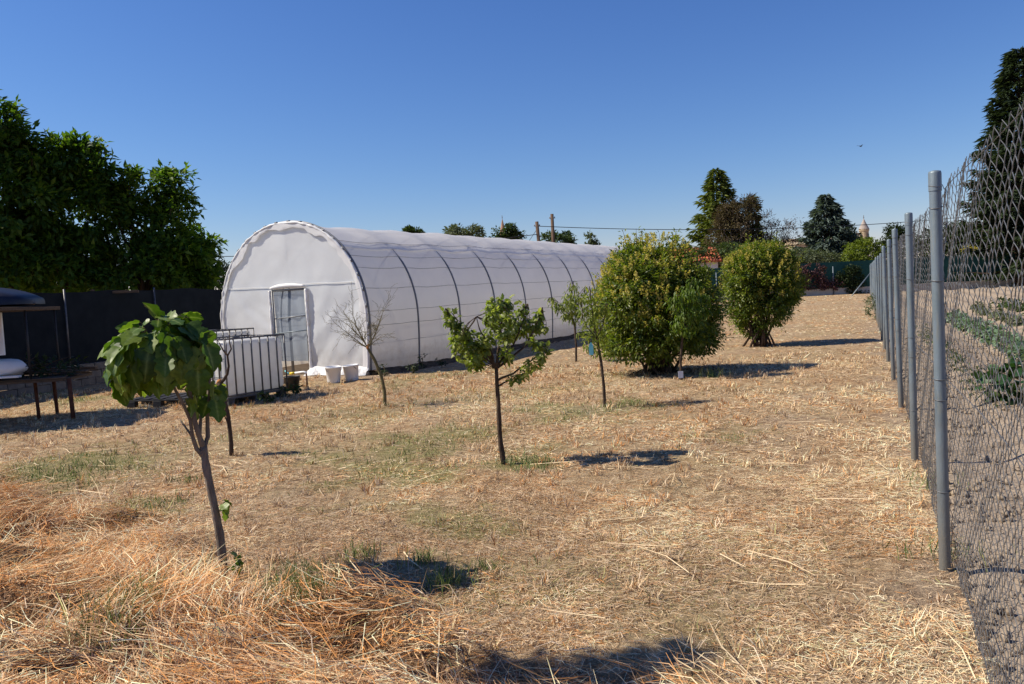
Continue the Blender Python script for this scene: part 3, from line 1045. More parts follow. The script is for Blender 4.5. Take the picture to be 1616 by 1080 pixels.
def prof(n=61, a=GA, h=GH, off=0.0, zc=1.12):
    """cross-section from one base over the top to the other: x, z, nx, nz"""
    pts = []
    for k in range(9):
        t = k / 9
        pts.append((a * (.975 + .025 * math.sin(t * math.pi / 2)), zc * t))
    m = n - 18
    for k in range(m):
        q = math.pi * k / (m - 1)
        c, s = math.cos(q), math.sin(q)
        pts.append((a * math.copysign(abs(c) ** .96, c), zc + (h - zc) * abs(s) ** .97))
    for k in range(8, -1, -1):
        t = k / 9
        pts.append((-a * (.975 + .025 * math.sin(t * math.pi / 2)), zc * t))
    P = np.array(pts)
    T = np.gradient(P, axis=0)
    Nn = np.stack([T[:, 1], -T[:, 0]], -1)
    Nn /= np.linalg.norm(Nn, axis=1, keepdims=True)
    return P + Nn * off, Nn


def zcap(x, a=GA - .03, h=GH - .03, zc=1.12):
    q = np.clip(np.abs(x) / a, 0, 1) ** (1 / .96)
    return zc + (h - zc) * np.maximum(1 - q * q, 0) ** .485


PP, PN = prof()
stn = np.linspace(-.04, GL + .04, 260)
rib_y = [GL * k / NR for k in range(NR + 1)]
U = np.arange(len(PP))
YY, UU = np.meshgrid(stn, U, indexing='ij')
fr = (YY / (GL / NR)) % 1.0
sag = -.028 * np.sin(np.pi * fr) ** 2 * np.clip(PP[UU][:, :, 1] / 1.0, 0, 1)
arc = np.concatenate([[0], np.cumsum(np.linalg.norm(np.diff(PP, axis=0), axis=1))])
A_ = arc[UU]
wr = (fbm(YY * .45, A_ * 4.6, 201, 3) - .5) * .07 + (fbm(YY * 1.2 + A_ * .6, A_ * 6.5, 202, 3) - .5) * .04
shoulder = np.exp(-((PP[UU][:, :, 1] - 2.75) / .42) ** 2)
wr = wr * (.22 + 1.25 * shoulder)
off = sag + wr * np.sin(np.pi * np.clip(fr, 0, 1)) ** .5
XX = PP[UU][:, :, 0] + PN[UU][:, :, 0] * off
ZZ = PP[UU][:, :, 1] + PN[UU][:, :, 1] * off
wx = G0.x + XX * GR.x + YY * GD.x; wy = G0.y + XX * GR.y + YY * GD.y
lift = (height(wx, wy) - G0.z)
ZZ = ZZ + lift * np.clip(1 - ZZ / 3.4, 0, 1) + np.clip(ZZ / 3.4, 0, 1) * (np.interp(YY, stn, np.convolve(np.array([hz(G0.x + GD.x * s, G0.y + GD.y * s) - G0.z for s in stn]), np.ones(1), 'same')))
ZZ = np.where((UU == 0) | (UU == len(PP) - 1), ZZ - .1, ZZ)
n1, n2 = YY.shape
k_ = np.arange(n1 * n2).reshape(n1, n2)
qf = np.stack([k_[:-1, :-1], k_[1:, :-1], k_[1:, 1:], k_[:-1, 1:]], -1).reshape(-1, 4)
me = np_mesh('film_cover', np.stack([XX, YY, ZZ], -1).reshape(-1, 3), [qf])
link_mesh('film_cover', me, M['film_side'], gh, True)


def gz_at(yl):
    return hz(G0.x + GD.x * yl, G0.y + GD.y * yl) - G0.z


# arched ribs: they press against the film low down and run inside it over the roof
rib_me = None
for k, yl in enumerate(rib_y[1:], 1):
    if rib_me is None:
        mb = MB()
        pr, pn = prof(61)
        o_ = np.where(pr[:, 1] < 2.3, .006, .006 - .045 * np.clip((pr[:, 1] - 2.3) / .5, 0, 1))
        pts = [(p[0] + q[0] * o, 0, p[1] + q[1] * o) for p, q, o in zip(pr, pn, o_)]
        mb.tube(pts, .023, 8)
        ro = mb.build('arch_rib', M['steel'], gh, True)
        rib_me = ro.data
    else:
        ro = bpy.data.objects.new('arch_rib', rib_me); COL.objects.link(ro); ro.parent = gh
    ro.location = (0, yl, gz_at(yl))
# line wires along the tunnel
for zz in (.28, .62, .98, 1.36, 1.78, 2.15, 2.48, 2.74):
    for sgn in (1, -1):
        mb = MB()
        i = int(np.argmin(np.where(PP[:, 0] * sgn > 0, np.abs(PP[:, 1] - zz), 9)))
        pts = []
        for s in np.linspace(0, GL, 73):
            f_ = (s / (GL / NR)) % 1
            o = .003 - .026 * math.sin(math.pi * f_) ** 2
            pts.append((PP[i, 0] + PN[i, 0] * o, s, PP[i, 1] + PN[i, 1] * o + gz_at(s)))
        mb.tube(pts, .0042, 5)
        mb.build('line_wire', M['steel'], gh, True)
mb = MB()
i = int(np.argmin(np.where(PP[:, 0] > 0, np.abs(PP[:, 1] - 2.66), 9)))
vs = []; fs = []
ns_ = 145
for a_, s in enumerate(np.linspace(0, GL, ns_)):
    f_ = (s / (GL / NR)) % 1
    o = .012 - .028 * math.sin(math.pi * f_) ** 2 * .8
    for j in range(4):
        q = PP[i] + (PP[i - 1] - PP[i]) * (j / 3 * (.35 + .4 * float(fbm(s * .9, 1.5, 511))))
        w_ = .010 * (float(vnoise(s * 2.2, j * .9, 512)) - .3)
        vs.append((q[0] + PN[i, 0] * (o + w_), s, q[1] + PN[i, 1] * (o + w_) + gz_at(s)))
for a_ in range(ns_ - 1):
    for j in range(3): fs.append((a_ * 4 + j, (a_ + 1) * 4 + j, (a_ + 1) * 4 + j + 1, a_ * 4 + j + 1))
mb.add(vs, fs); mb.build('roof_sheet_hem', M['film_side'], gh, True)
# ridge tube
mb = MB(); mb.tube([(0, s, GH - .06 + gz_at(s)) for s in np.linspace(0, GL, 25)], .02, 6); mb.build('ridge_pole', M['steel'], gh, True)
# front arch: rolled film over the end hoop, clips
mb = MB()
pr, pn = prof(121, off=.0)
pts = []; rr = []
for i, (p, q) in enumerate(zip(pr, pn)):
    o = .01 + .012 * (vnoise(i * .7, 3, 5) - .5)
    pts.append((p[0] + q[0] * o, -.05 + .02 * (vnoise(i * .9, 8, 6) - .5), p[1] + q[1] * o)); rr.append(.030 * (.8 + .4 * float(vnoise(i * .5, 1, 9))))
mb.tube(pts, rr, 9)
mb.build('rolled_edge', M['film_roll'], gh, True)
mb = MB()
pts = [(p[0] + q[0] * .035, .015, p[1] + q[1] * .035) for p, q in zip(pr, pn)]
mb.tube(pts, .022, 8)
mb.build('end_hoop', M['steel'], gh, True)
# loose flap of film inside the hoop on the end
fl = []; ff = []
for i in range(0, 121):
    p, q = pr[i], pn[i]
    w = .03 + .20 * float(vnoise(i * .13, 2.5, 44)) * float(vnoise(i * .31, 4.5, 48)) + .05 * float(vnoise(i * .55, 1, 46))
    for j in range(5):
        t = j / 4
        rip = .016 * (float(vnoise(i * .55, j * .8, 45)) - .3) * (t * (1.4 - t)) * 2
        fl.append((p[0] - q[0] * w * t, -.068 - rip * .7, max(p[1] - q[1] * w * t, 0)))
for i in range(120):
    for j in range(4):
        ff.append((i * 5 + j, i * 5 + j + 1, (i + 1) * 5 + j + 1, (i + 1) * 5 + j))
mb = MB(); mb.add(fl, ff); mb.build('film_flap', M['film_roll'], gh, True)
for i in range(8, 114, 5):
    p, q = pr[i], pn[i]
    tq = pr[i + 1] - pr[i]
    mb = MB(); mb.tube([(p[0] + q[0] * .04 - tq[0] * .5, -.055, p[1] + q[1] * .04 - tq[1] * .5), (p[0] + q[0] * .044 + tq[0] * .7, -.055, p[1] + q[1] * .044 + tq[1] * .7)], .016, 6)
    mb.build('hoop_clip', M['steel'], gh, True)

# end film with the doorway left open
DX0, DX1, DZ = -.47, .46, 1.83
xs1 = np.concatenate([-np.linspace(GA - .035, -DX0, 26), np.linspace(DX0, DX1, 15)[1:], np.linspace(DX1, GA - .035, 26)[1:]])


def end_disp(x, z):
    d = (fbm(x * 1.3, z * 1.1, 301, 3) - .5) * .05
    d = d + (fbm((x + z) * 2.6, (x - z) * .8, 302, 4) - .5) * .10 * sstep(2.2, 1.2, z) * (x < DX0)
    d = d + (fbm((x - z * .8) * 2.2, (x + z) * .7, 303, 4) - .5) * .08 * sstep(2.2, 1.2, z) * (x > DX1)
    d = d + .05 * sstep(.3, .0, z) * (fbm(x * 6, z * 5, 304, 3) + .3)
    d = d + .02 * np.sin(np.pi * np.clip(z / 1.9, 0, 1)) ** 2
    return -d


def end_patch(z_lo, z_hi, xa, rows, name, extra):
    x = xa
    t = np.linspace(0, 1, rows)
    zl = np.minimum(z_lo, zcap(x) * .97) if z_lo > 0 else np.zeros(len(x)) - .04
    zh = np.minimum(z_hi, zcap(x)) if z_hi < 9 else zcap(x)
    Xg = np.repeat(x[:, None], rows, 1)
    Zg = zl[:, None] + (zh - zl)[:, None] * t[None]
    Yg = end_disp(Xg, Zg) + extra - .02
    k = np.arange(Xg.size).reshape(Xg.shape)
    q = np.stack([k[:-1, :-1], k[1:, :-1], k[1:, 1:], k[:-1, 1:]], -1).reshape(-1, 4)
    me = np_mesh(name, np.stack([Xg, Yg, Zg], -1).reshape(-1, 3), [q])
    return link_mesh(name, me, M['film_end'], gh, True)


end_patch(1.86, 9.9, xs1, 28, 'end_film', .0)
end_patch(0, 1.93, xs1[xs1 <= DX0 + 1e-6], 36, 'end_film', -.012)
end_patch(0, 1.93, xs1[xs1 >= DX1 - 1e-6], 36, 'end_film', -.012)
mb = MB()
mb.tube([(x, float(end_disp(np.array(x), np.array(1.92))) - .05, 1.92 + .012 * math.sin(x * 3)) for x in np.linspace(-GA + .1, GA - .1, 40)], .005, 5)
mb.build('end_seam', M['film_roll'], gh, True)
# crumpled foot of the end film lying out on the ground
for xa, xb in ((DX1 + .03, GA), (-GA, DX0 - .03)):
    vs = []; fs = []
    nx_ = 60; ny_ = 9
    for i in range(nx_):
        x = xa + (xb - xa) * i / (nx_ - 1)
        out = .10 + .20 * float(vnoise(i * .22, 3.3, 91))
        for j in range(ny_):
            t = j / (ny_ - 1)
            y = -.06 - out * t
            gzl = hz(G0.x + GR.x * x + GD.x * y, G0.y + GR.y * x + GD.y * y) - G0.z
            z = gzl + .16 * (1 - t) ** 2 + .012 + .075 * (float(vnoise(i * .8, j * .9, 92)) - .25) * math.sin(math.pi * min(1, t * 1.05)) ** .7
            vs.append((x, y, max(z, gzl + .006)))
    for i in range(nx_ - 1):
        for j in range(ny_ - 1): fs.append((i * ny_ + j, (i + 1) * ny_ + j, (i + 1) * ny_ + j + 1, i * ny_ + j + 1))
    mb = MB(); mb.add(vs, fs); mb.build('film_foot', M['film_roll'], gh, True)
# door frame
df = MB()
for x in (DX0, DX1):
    df.tube([(x, -.05, -.1), (x, -.05, DZ + .02)], .024, 8)
df.tube([(DX0, -.05, DZ), (DX1, -.05, DZ)], .024, 8)
dfo = df.build('door_frame', M['steel'], gh, True)
mb = MB(); mb.tube([(DX0, -.03, 1.22), (DX1, -.03, 1.27)], .013, 6); mb.build('cross_bar', M['steel'], dfo, True)
mb = MB(); mb.tube([(DX0 - .02, -.06, .90), (DX1 + .03, -.06, .96)], .012, 6); mb.build('door_rail', M['galv'], dfo, True)
mb = MB(); mb.tube([(DX0 + .38, .03, -.1), (DX0 + .36, .04, 1.3), (DX0 + .42, .04, DZ)], .03, 8); mb.build('inner_post', M['steel'], dfo, True)
vs = []; fs = []
for i in range(13):
    for j in range(20):
        z = .30 + (DZ - .32) * j / 19; x = DX0 + .02 + (DX1 - DX0 - .04) * i / 12
        vs.append((x, -.012 + .014 * math.sin(i * 1.3 + j * .25) + .012 * (float(vnoise(i * .6, j * .4, 66)) - .5), z))
for i in range(12):
    for j in range(19): fs.append((i * 20 + j, (i + 1) * 20 + j, (i + 1) * 20 + j + 1, i * 20 + j + 1))
mb = MB(); mb.add(vs, fs); mb.build('door_shade_sheet', M['sheet'], dfo, True)  # tinted sheet added across the opening to darken the bright interior
# gathered film along the jambs and lintel
for x, s in ((DX0, -1), (DX1, 1)):
    mb = MB()
    pts = []; rr = []
    for i in range(50):
        z = DZ * i / 49
        pts.append((x + s * (.045 + .02 * (float(vnoise(i * .8, x * 9, 12)) - .5)), -.07, z)); rr.append(.028 * (.6 + .9 * float(vnoise(i * .9, x * 5, 13))))
    mb.tube(pts, rr, 7); mb.build('gathered_film', M['film_roll'], dfo, True)
mb = MB()
mb.tube([(x, -.075, DZ + .055 + .03 * math.cos(x * 3.2)) for x in np.linspace(DX0 - .02, DX1 + .02, 14)], [.02, .035, .045, .05, .055, .05, .055, .05, .055, .05, .045, .04, .03, .02], 8)
mb.build('gathered_film', M['film_roll'], dfo, True)
# upright of the end frame behind the film over the door
mb = MB(); mb.tube([(-.05, .03, DZ), (-.05, .03, GH - .05)], .012, 6); mb.build('end_upright', M['steel'], gh, True)
# far end
xs2 = np.linspace(-GA + .03, GA - .03, 30)
t = np.linspace(0, 1, 12)
Xg = np.repeat(xs2[:, None], 12, 1); Zg = zcap(xs2)[:, None] * t[None] + gz_at(GL); Yg = np.full_like(Xg, GL)
k = np.arange(Xg.size).reshape(Xg.shape)
link_mesh('end_film', np_mesh('far_end_film', np.stack([Xg, Yg, Zg], -1).reshape(-1, 3), [np.stack([k[:-1, :-1], k[1:, :-1], k[1:, 1:], k[:-1, 1:]], -1).reshape(-1, 4)]), M['film_end'], gh, True)


def gl(x, y, z=0.0):
    p = Vector((G0.x, G0.y, 0)) + GR * x + GD * y
    p.z = hz(p.x, p.y) + z
    return p


# dug earth along the tunnel's foot
sv = np.linspace(-.1, GL, 220); tv = np.linspace(-.12, .62, 12)
SV, TV = np.meshgrid(sv, tv, indexing='ij')
bx = G0.x + (GA + TV) * GR.x + SV * GD.x; by = G0.y + (GA + TV) * GR.y + SV * GD.y
edge = .55 + .35 * (fbm(SV * 1.3, 0 * SV, 402) - .5)
bz = height(bx, by) + .10 * np.exp(-((TV - .12) / .2) ** 2) * (.4 + fbm(SV * 2, TV * 4, 401)) + (fbm(SV * 9, TV * 9, 403) - .5) * .05 - .05 * sstep(.0, .2, TV - edge + .2)
k = np.arange(bx.size).reshape(bx.shape)
me = np_mesh('earth_bank', np.stack([bx, by, bz], -1).reshape(-1, 3), [np.stack([k[:-1, :-1], k[1:, :-1], k[1:, 1:], k[:-1, 1:]], -1).reshape(-1, 4)])
tag(link_mesh('earth_bank', me, M['berm'], None, True), 'dark dug earth along the foot of the greenhouse', 'earth', None, 'structure')

# ================================================================== things around the greenhouse
def bucket(p, label, tilt=0.0, rz=0.0):
    root = empty('bucket', p, rz, label, 'bucket', 'white buckets')
    mb = MB()
    mb.lathe([(.001, .006), (.115, .006), (.118, 0), (.122, .02), (.150, .285), (.158, .290), (.158, .305), (.150, .305), (.143, .285), (.116, .03), (.001, .02)], k=28)
    b = mb.build('bucket_body', M['white'], root, True)
    mb = MB()
    mb.tube([(.155 * math.cos(a), -.02 - .09 * math.sin(a), .285 - .10 * math.sin(a)) for a in np.linspace(0, math.pi, 15)], .004, 5)
    mb.build('handle', M['cage'], b, True)
    b.rotation_euler = (tilt, 0, 0)
    return root


bk = gnd(527, 604); bucket(bk, 'wider white bucket standing by the tunnel end beside the doorway', .05, .4)
bk = gnd(556, 601); bucket(bk, 'white bucket nearer the corner of the tunnel end', -.06, 2.0)


def stem_plant(name, label, cat, base, h, spread, n, ln, wd, mat, group=None, T=T_SIMPLE):
    root = empty(name, base, random.random() * 6, label, cat, group)
    blobs = [((0, 0, h * (.2 + .2 * k)), (spread * (.8 + .4 * random.random()), spread, h * .2)) for k in range(4)]
    foliage('foliage', blobs, max(4, n // 8), 8, spread * .5, ln, wd, mat, root, T, .2, .3)
    mb = MB(); mb.tube(bend((0, 0, -.03), (0, 0, h * .8), 4, 0, .04), [.012, .011, .009, .007, .004], 6); mb.build('stem', M['bark_green'], root, True)
    return root


stem_plant('tomato_plant', 'bright green climbing plant just inside the greenhouse doorway', 'plant', gl(.36, .45), 1.35, .15, 380, .085, .05, M['tomato'])
for q, (lx, ly, hh) in enumerate(((1.0, 4.0, .9), (.95, 5.6, .8))):
    stem_plant('tomato_plant', ('green plant half hidden behind the greenhouse film, %s the doorway') % ('nearer to' if q == 0 else 'deeper in from'), 'plant', gl(lx, ly), hh, .2, 160, .09, .05, M['tomato'], 'plants inside the greenhouse')
for q, (u, v, hh) in enumerate(((668, 584, .34), (652, 590, .2), (607, 594, .25), (697, 580, .2))):
    stem_plant('weed', ('tallest dark weed on the earth at the foot of the tunnel side', 'small weed between the tallest one and the tunnel corner', 'small weed at the front corner of the tunnel', 'low weed on the dark earth behind the tallest one')[q],
               'weed', gnd(u, v), hh, .10, 60, .06, .03, M['dark'], 'weeds along the tunnel foot')


def ibc(p, rz, label, water=True):
    """caged liquid tank on a pallet; local x = short side 1.0, y = long side 1.2"""
    root = empty('water_tank', p, rz, label, 'water tank', 'caged water tanks')
    W, L, H0, H1 = 1.0, 1.2, .15, 1.03
    bm_ = MB()
    # body: rounded box from stacked rounded rings
    ring = []
    def rring(w, l, z, r=.10):
        pts = []
        for cx_, cy_, a0 in ((w / 2 - r, l / 2 - r, 0), (-w / 2 + r, l / 2 - r, 90), (-w / 2 + r, -l / 2 + r, 180), (w / 2 - r, -l / 2 + r, 270)):
            for k in range(6):
                a = R_(a0 + 18 * k)
                pts.append((cx_ + r * math.cos(a), cy_ + r * math.sin(a), z))
        return pts
    zs = [(.90, H0), (.955, H0 + .03), (.975, H0 + .08), (.97, .45), (.965, .62), (.975, .8), (.97, H1 - .12), (.94, H1 - .05), (.86, H1 - .02), (.3, H1 - .01)]
    vs = []; fs = []
    for s, z in zs: vs += rring(W * s, L * s, z)
    for i in range(len(zs) - 1):
        for j in range(24): fs.append((i * 24 + j, i * 24 + (j + 1) % 24, (i + 1) * 24 + (j + 1) % 24, (i + 1) * 24 + j))
    fs.append(tuple((len(zs) - 1) * 24 + j for j in range(24))); fs.append(tuple(reversed(range(24))))
    bm_.add(vs, fs)
    body = bm_.build('tank_body', M['ibc'], root, True)
    mb = MB(); mb.lathe([(.085, H1 - .02), (.085, H1 + .015), (.06, H1 + .03), (.001, H1 + .03)], k=18); mb.build('lid', M['black'], body, True)
    cg = MB()
    w2, l2 = W / 2 - .005, L / 2 - .005
    for z, r in ((H0 + .015, .013), (H1 + .01, .014)):
        cg.tube([(w2, -l2, z), (w2, l2, z), (-w2, l2, z), (-w2, -l2, z), (w2, -l2, z)], r, 6)
    for z in (.45, .74): cg.tube([(w2 - .03, -l2, z), (-w2, -l2, z), (-w2, l2, z)], .006, 6)
    for k in range(8):
        y = -l2 + 2 * l2 * k / 7
        for x in (w2, -w2): cg.tube([(x, y, H0), (x, y, H1 + .01)], .0125, 6)
    for k in range(1, 6):
        x = -w2 + 2 * w2 * k / 6
        for y in (l2, -l2): cg.tube([(x, y, H0), (x, y, H1 + .01)], .0125, 6)
    cg.build('cage', M['cage'], root, True)
    pl = MB()
    pl.box((0, 0, .125), (W, L, .03))
    for x in (-.42, 0, .42):
        for y in (-.52, 0, .52): pl.box((x, y, .062), (.12, .12, .096))
        pl.box((x, 0, .01), (.11, L, .018))
    pl.build('pallet', M['cage'], root, bevel=.006)
    v = MB(); v.tube([(0, -l2 + .06, .24), (0, -l2 - .06, .24), (0, -l2 - .09, .21)], .035, 10); v.tube([(-.07, -l2 - .05, .285), (.07, -l2 - .05, .285)], .012, 6)
    v.build('valve', M['black'], root, True)
    return root


c1 = gnd(359, 642); c2 = gnd(461, 626)
td = Vector((c2.x - c1.x, c2.y - c1.y, 0)); td.normalize(); tn = Vector((td.y, -td.x, 0))
TTH = -math.atan2(td.x, td.y)
tk = Vector((c1.x, c1.y, 0)) + td * .62 - tn * .5
tk.z = hz(tk.x, tk.y) - .02
ibc(tk, TTH, 'cloudy white caged water tank beside the small pruned tree')
t2 = at(338, 560, 15.6); t2.z = hz(t2.x, t2.y) + .05
ibc(t2, GTH + .08, 'caged water tank mostly hidden behind another white tank')
# black pallet next to it
bp = gnd(262, 641)
root = empty('plastic_pallet', Vector((bp.x, bp.y + .25, hz(bp.x, bp.y + .25))), GTH + .3, 'black plastic pallet lying on the grass behind the fig tree', 'pallet')
mb = MB()
for k in range(5): mb.box((-.46 + .23 * k, 0, .125), (.16, .8, .022))
for y in (-.36, 0, .36): mb.box((0, y, .107), (1.08, .09, .02))
mb.build('deck', M['black'], root, bevel=.004)
mb = MB()
for x in (-.46, 0, .46):
    for y in (-.36, 0, .36):
        mb = MB(); mb.box((x, y, .05), (.14, .1, .094)); mb.build('foot', M['black'], root, bevel=.004)
# black bucket and tap by the tank
bb = gnd(462, 617)
root = empty('black_tub', bb, 0, 'dark plastic tub at the far corner of the water tank', 'tub')
mb = MB(); mb.lathe([(.001, .01), (.09, .01), (.10, 0), (.14, .24), (.15, .25), (.15, .265), (.135, .265), (.095, .03), (.001, .03)], k=24); mb.build('tub_body', M['black'], root, True)
tp = gnd(485, 613)
root = empty('water_tap', tp, -.3, 'white standpipe elbow on a rusty stake with a yellow hose joint', 'tap')
mb = MB(); mb.tube([(0, 0, -.05), (0, 0, .26)], .016, 8); mb.build('stake', M['rust'], root, True)
mb = MB(); mb.tube([(0, 0, .26), (-.01, 0, .29), (-.05, 0, .30), (-.24, 0, .285)], .02, 10); mb.build('pipe', M['white'], root, True)
mb = MB(); mb.tube([(-.24, 0, .285), (-.34, 0, .275)], .026, 10); mb.build('hose_joint', M['yellow'], root, True)
mb = MB(); mb.tube([(-.34, 0, .275), (-.40, 0, .29), (-.45, .02, .33)], .015, 8); mb.build('hose_end', M['cyan'], root, True)
for q, (u, v) in enumerate(((447, 628), (468, 624), (420, 636))):
    stem_plant('weed', ('leafy weed at the foot of the tank cage', 'leafy weed between the tank and the tap', 'low weed under the pallet edge of the tank')[q], 'weed', gnd(u, v), .26 - .05 * q, .13, 90, .06, .03, M['mid'], 'weeds round the tank')

# ================================================================== stand at the side
sp1 = gnd(108, 664); sp2 = gnd(55, 661)
sang = .10
so = Vector((sp1.x - .95, sp1.y + .5, 0)); so.z = hz(so.x, so.y)
st = empty('storage_stand', so, sang, 'open storage stand on thin rusty posts under a low roof', 'stand')
mb_legs = []
for (x, y, r) in ((.92, -.48, .032), (.28, -.12, .026), (-.95, -.48, .03), (.30, .42, .028), (-.95, .42, .028), (-1.9, -.48, .03)):
    mb = MB(); mb.tube([(x, y, -.1), (x - .02, y, .62)], r, 8)
    mb.build('leg', M['rust'], st, True)
mb = MB()
mb.box((-.62, 0, .60), (2.9, 1.0, .035))
for k in range(7): mb.box((-.62, -.46 + .155 * k, .63), (2.9 - .1 * (k % 3), .10, .018))
mb.build('shelf', M['wood'], st, bevel=.004)
for (x, y) in ((.38, -.48), (.38, .42), (-1.9, -.48), (-.9, .42)):
    mb = MB(); mb.tube([(x, y, .62), (x + .0, y, 1.66)], .018, 6); mb.build('upright', M['black'], st, True)
mb = MB(); mb.box((-1.1, -.35, 1.655), (3.05, 1.75, .05)); mb.build('roof_board', M['wood'], st, bevel=.006)
sm4 = Matrix.Translation(so) @ Matrix.Rotation(sang, 4, 'Z')


def on_stand(x, y, z): return sm4 @ Vector((x, y, z))


# white rolled sheet on the board
mb = MB()
pts = [(x, 0, .05 + .012 * math.sin(x * 5)) for x in np.linspace(-1.5, 1.0, 22)]
mb.tube(pts, [.055 * (.85 + .3 * float(vnoise(i * .7, 2, 7))) for i in range(22)], 10)
o = mb.build('rolled_sheet', M['white'], None, True); o.location = on_stand(-.72, -1.0, 1.68); o.rotation_euler = (0, 0, sang)
tag(o, 'white rolled plastic sheet lying along the edge of the stand roof', 'sheet')
# dark navy shell on top: an upturned small boat hull
mb = MB()
vs = []; fs = []
nu, nv = 24, 13
for i in range(nu):
    t = i / (nu - 1)
    x = -1.9 + 2.95 * t
    w = .52 * (1 - max(0, (t - .8) / .2) ** 3 * .35)
    hgt = .29 * (1 - max(0, (t - .7) / .3) ** 2.4 * .62)
    for j in range(nv):
        a = math.pi * j / (nv - 1)
        vs.append((x, w * math.copysign(abs(math.cos(a)) ** .6, math.cos(a)), .02 + hgt * math.sin(a) ** .55))
for i in range(nu - 1):
    for j in range(nv - 1): fs.append((i * nv + j, i * nv + j + 1, (i + 1) * nv + j + 1, (i + 1) * nv + j))
fs.append(tuple((nu - 1) * nv + j for j in range(nv))); fs.append(tuple(reversed(range(nv))))
root = empty('upturned_shell', on_stand(-.62, -.3, 1.70), sang, 'dark navy curved plastic shell lying upside down on the stand roof', 'shell')
mb.add(vs, fs); mb.build('shell_body', M['navy'], root, True)
mb = MB(); mb.tube([(-1.9, -.53, .03), (0, -.53, .03), (.5, -.5, .03), (.9, -.3, .03), (1.05, 0, .03), (.9, .3, .03), (0, .53, .03), (-1.9, .53, .03)], .022, 7); mb.build('rim', M['navy'], root, True)
# white panel and sack, planks on the shelf
mb = MB(); mb.box((0, 0, .33), (.55, .04, .62)); mb.box((0, -.025, .33), (.47, .012, .54))
o = mb.build('white_panel', M['white'], None, bevel=.006); o.location = on_stand(-.28, -.35, .98); o.rotation_euler = (0, 0, sang); tag(o, 'upright white panel hanging under the stand roof', 'panel')
mb = MB()
vs = []; fs = []
for i in range(12):
    a = math.pi * i / 11
    for j in range(18):
        b = 2 * math.pi * j / 18
        k = 1 + .12 * (float(vnoise(i * .8, j * .6, 77)) - .5)
        vs.append((.36 * k * math.sin(a) ** .7 * math.cos(b), .24 * k * math.sin(a) ** .7 * math.sin(b), .14 - .13 * k * math.cos(a)))
for i in range(11):
    for j in range(18): fs.append((i * 18 + j, i * 18 + (j + 1) % 18, (i + 1) * 18 + (j + 1) % 18, (i + 1) * 18 + j))
mb.add(vs, fs); o = mb.build('sack', M['white'], None, True); o.location = on_stand(-.12, -.30, .67); o.rotation_euler = (0, 0, .3); tag(o, 'plump white sack lying on the stand shelf', 'sack')
for q, (x, y, z, L, rz, rx) in enumerate(((.35, .2, .70, 1.3, .35, .05), (.5, .05, .68, 1.0, -.2, 0), (.2, .32, .735, 1.5, .1, .04), (-.5, -.52, .69, 1.5, .02, 0))):
    mb = MB(); mb.box((0, 0, 0), (L, .10, .03))
    o = mb.build('timber_plank', M['wood'] if q < 3 else M['white'], None, bevel=.004); o.location = on_stand(x, y, z); o.rotation_euler = (0, rx, sang + rz)
    tag(o, ('topmost-but-one weathered plank lying askew on the stand shelf', 'shortest weathered plank lying on the stand shelf', 'longest weathered plank at the back of the stand shelf', 'white painted plank along the front of the stand shelf')[q], 'plank', 'planks on the stand shelf')
# branches piled on the shelf
root = empty('brushwood', on_stand(.35, 0, .68), sang, 'tangle of dark cut branches and leaves lying on the stand shelf', 'brushwood')
mb = MB()
for k in range(16):
    a = Vector((random.uniform(-.5, .5), random.uniform(-.4, .4), random.uniform(0, .1)))
    b = a + Vector((random.uniform(-.5, .6), random.uniform(-.3, .3), random.uniform(.02, .2)))
    mb.tube(bend(a, b, 4, .05, .06), [.012, .01, .008, .006, .003], 5)
mb.build('branches', M['bark_dark'], root, True)
foliage('leaves', [((.1, 0, .1), (.5, .35, .12))], 30, 6, .12, .08, .04, M['dark'], root)

# ================================================================== shade-net fence on the far side of the tunnel
f0 = gnd(111, 612); f1 = gnd(178, 600)
nd = (f1 - f0); nd.z = 0; nd.normalize()
nd = (nd * .5 + GD * .5).normalized()
a0 = Vector((f0.x, f0.y, 0)) - nd * 9.0; LEN = 30.0
root = empty('shade_net_fence', Vector((a0.x, a0.y, hz(a0.x, a0.y))), math.atan2(nd.y, nd.x), 'dark shade net fence on a low grey block wall under the walnut trees', 'fence')


def nf(s): return hz(a0.x + nd.x * s, a0.y + nd.y * s) - root.location.z


mb = MB()
rows = 3
for r in range(rows):
    s = -.2 * (r % 2)
    while s < LEN:
        l = .38
        mb.box((s + l / 2, 0, nf(s) + .075 + .16 * r), (l - .012, .18 + random.uniform(-.012, .012), .15))
        s += l + .004
mb.build('block_wall', M['brick'], root, bevel=.006)
vs = []; fs = []
sv = np.arange(0, LEN + .01, .25)
for s in sv:
    for k in range(8):
        z = .46 + 1.62 * k / 7
        vs.append((s, .02 + .03 * (float(fbm(s * .8, z * 1.2, 88)) - .5) + .015 * math.sin(s * 2.6), nf(s) + z - (.05 * math.sin(math.pi * ((s / 2.6) % 1)) if k == 7 else 0)))
for i in range(len(sv) - 1):
    for k in range(7): fs.append((i * 8 + k, (i + 1) * 8 + k, (i + 1) * 8 + k + 1, i * 8 + k + 1))
mb = MB(); mb.add(vs, fs); mb.build('shade_net', M['net_dark'], root, True)
s = 1.2
while s < LEN:
    mb = MB(); mb.tube([(s, -.05, nf(s) + .4), (s, -.05, nf(s) + 2.10)], .020, 8); mb.build('post', M['cage'], root, True)
    s += 2.6
# a plank lying on top of the net fence
pk = at(168, 462, float(f1.y) - .05)
mb = MB(); mb.box((0, 0, 0), (1.35, .12, .06)); mb.box((-.28, 0, .02), (.06, .16, .12))
o = mb.build('fence_plank', M['wood'], None, bevel=.004); o.location = pk; o.rotation_euler = (0, .0, math.atan2(nd.y, nd.x) * .25); tag(o, 'short weathered plank tied along the top of the dark net fence', 'plank')

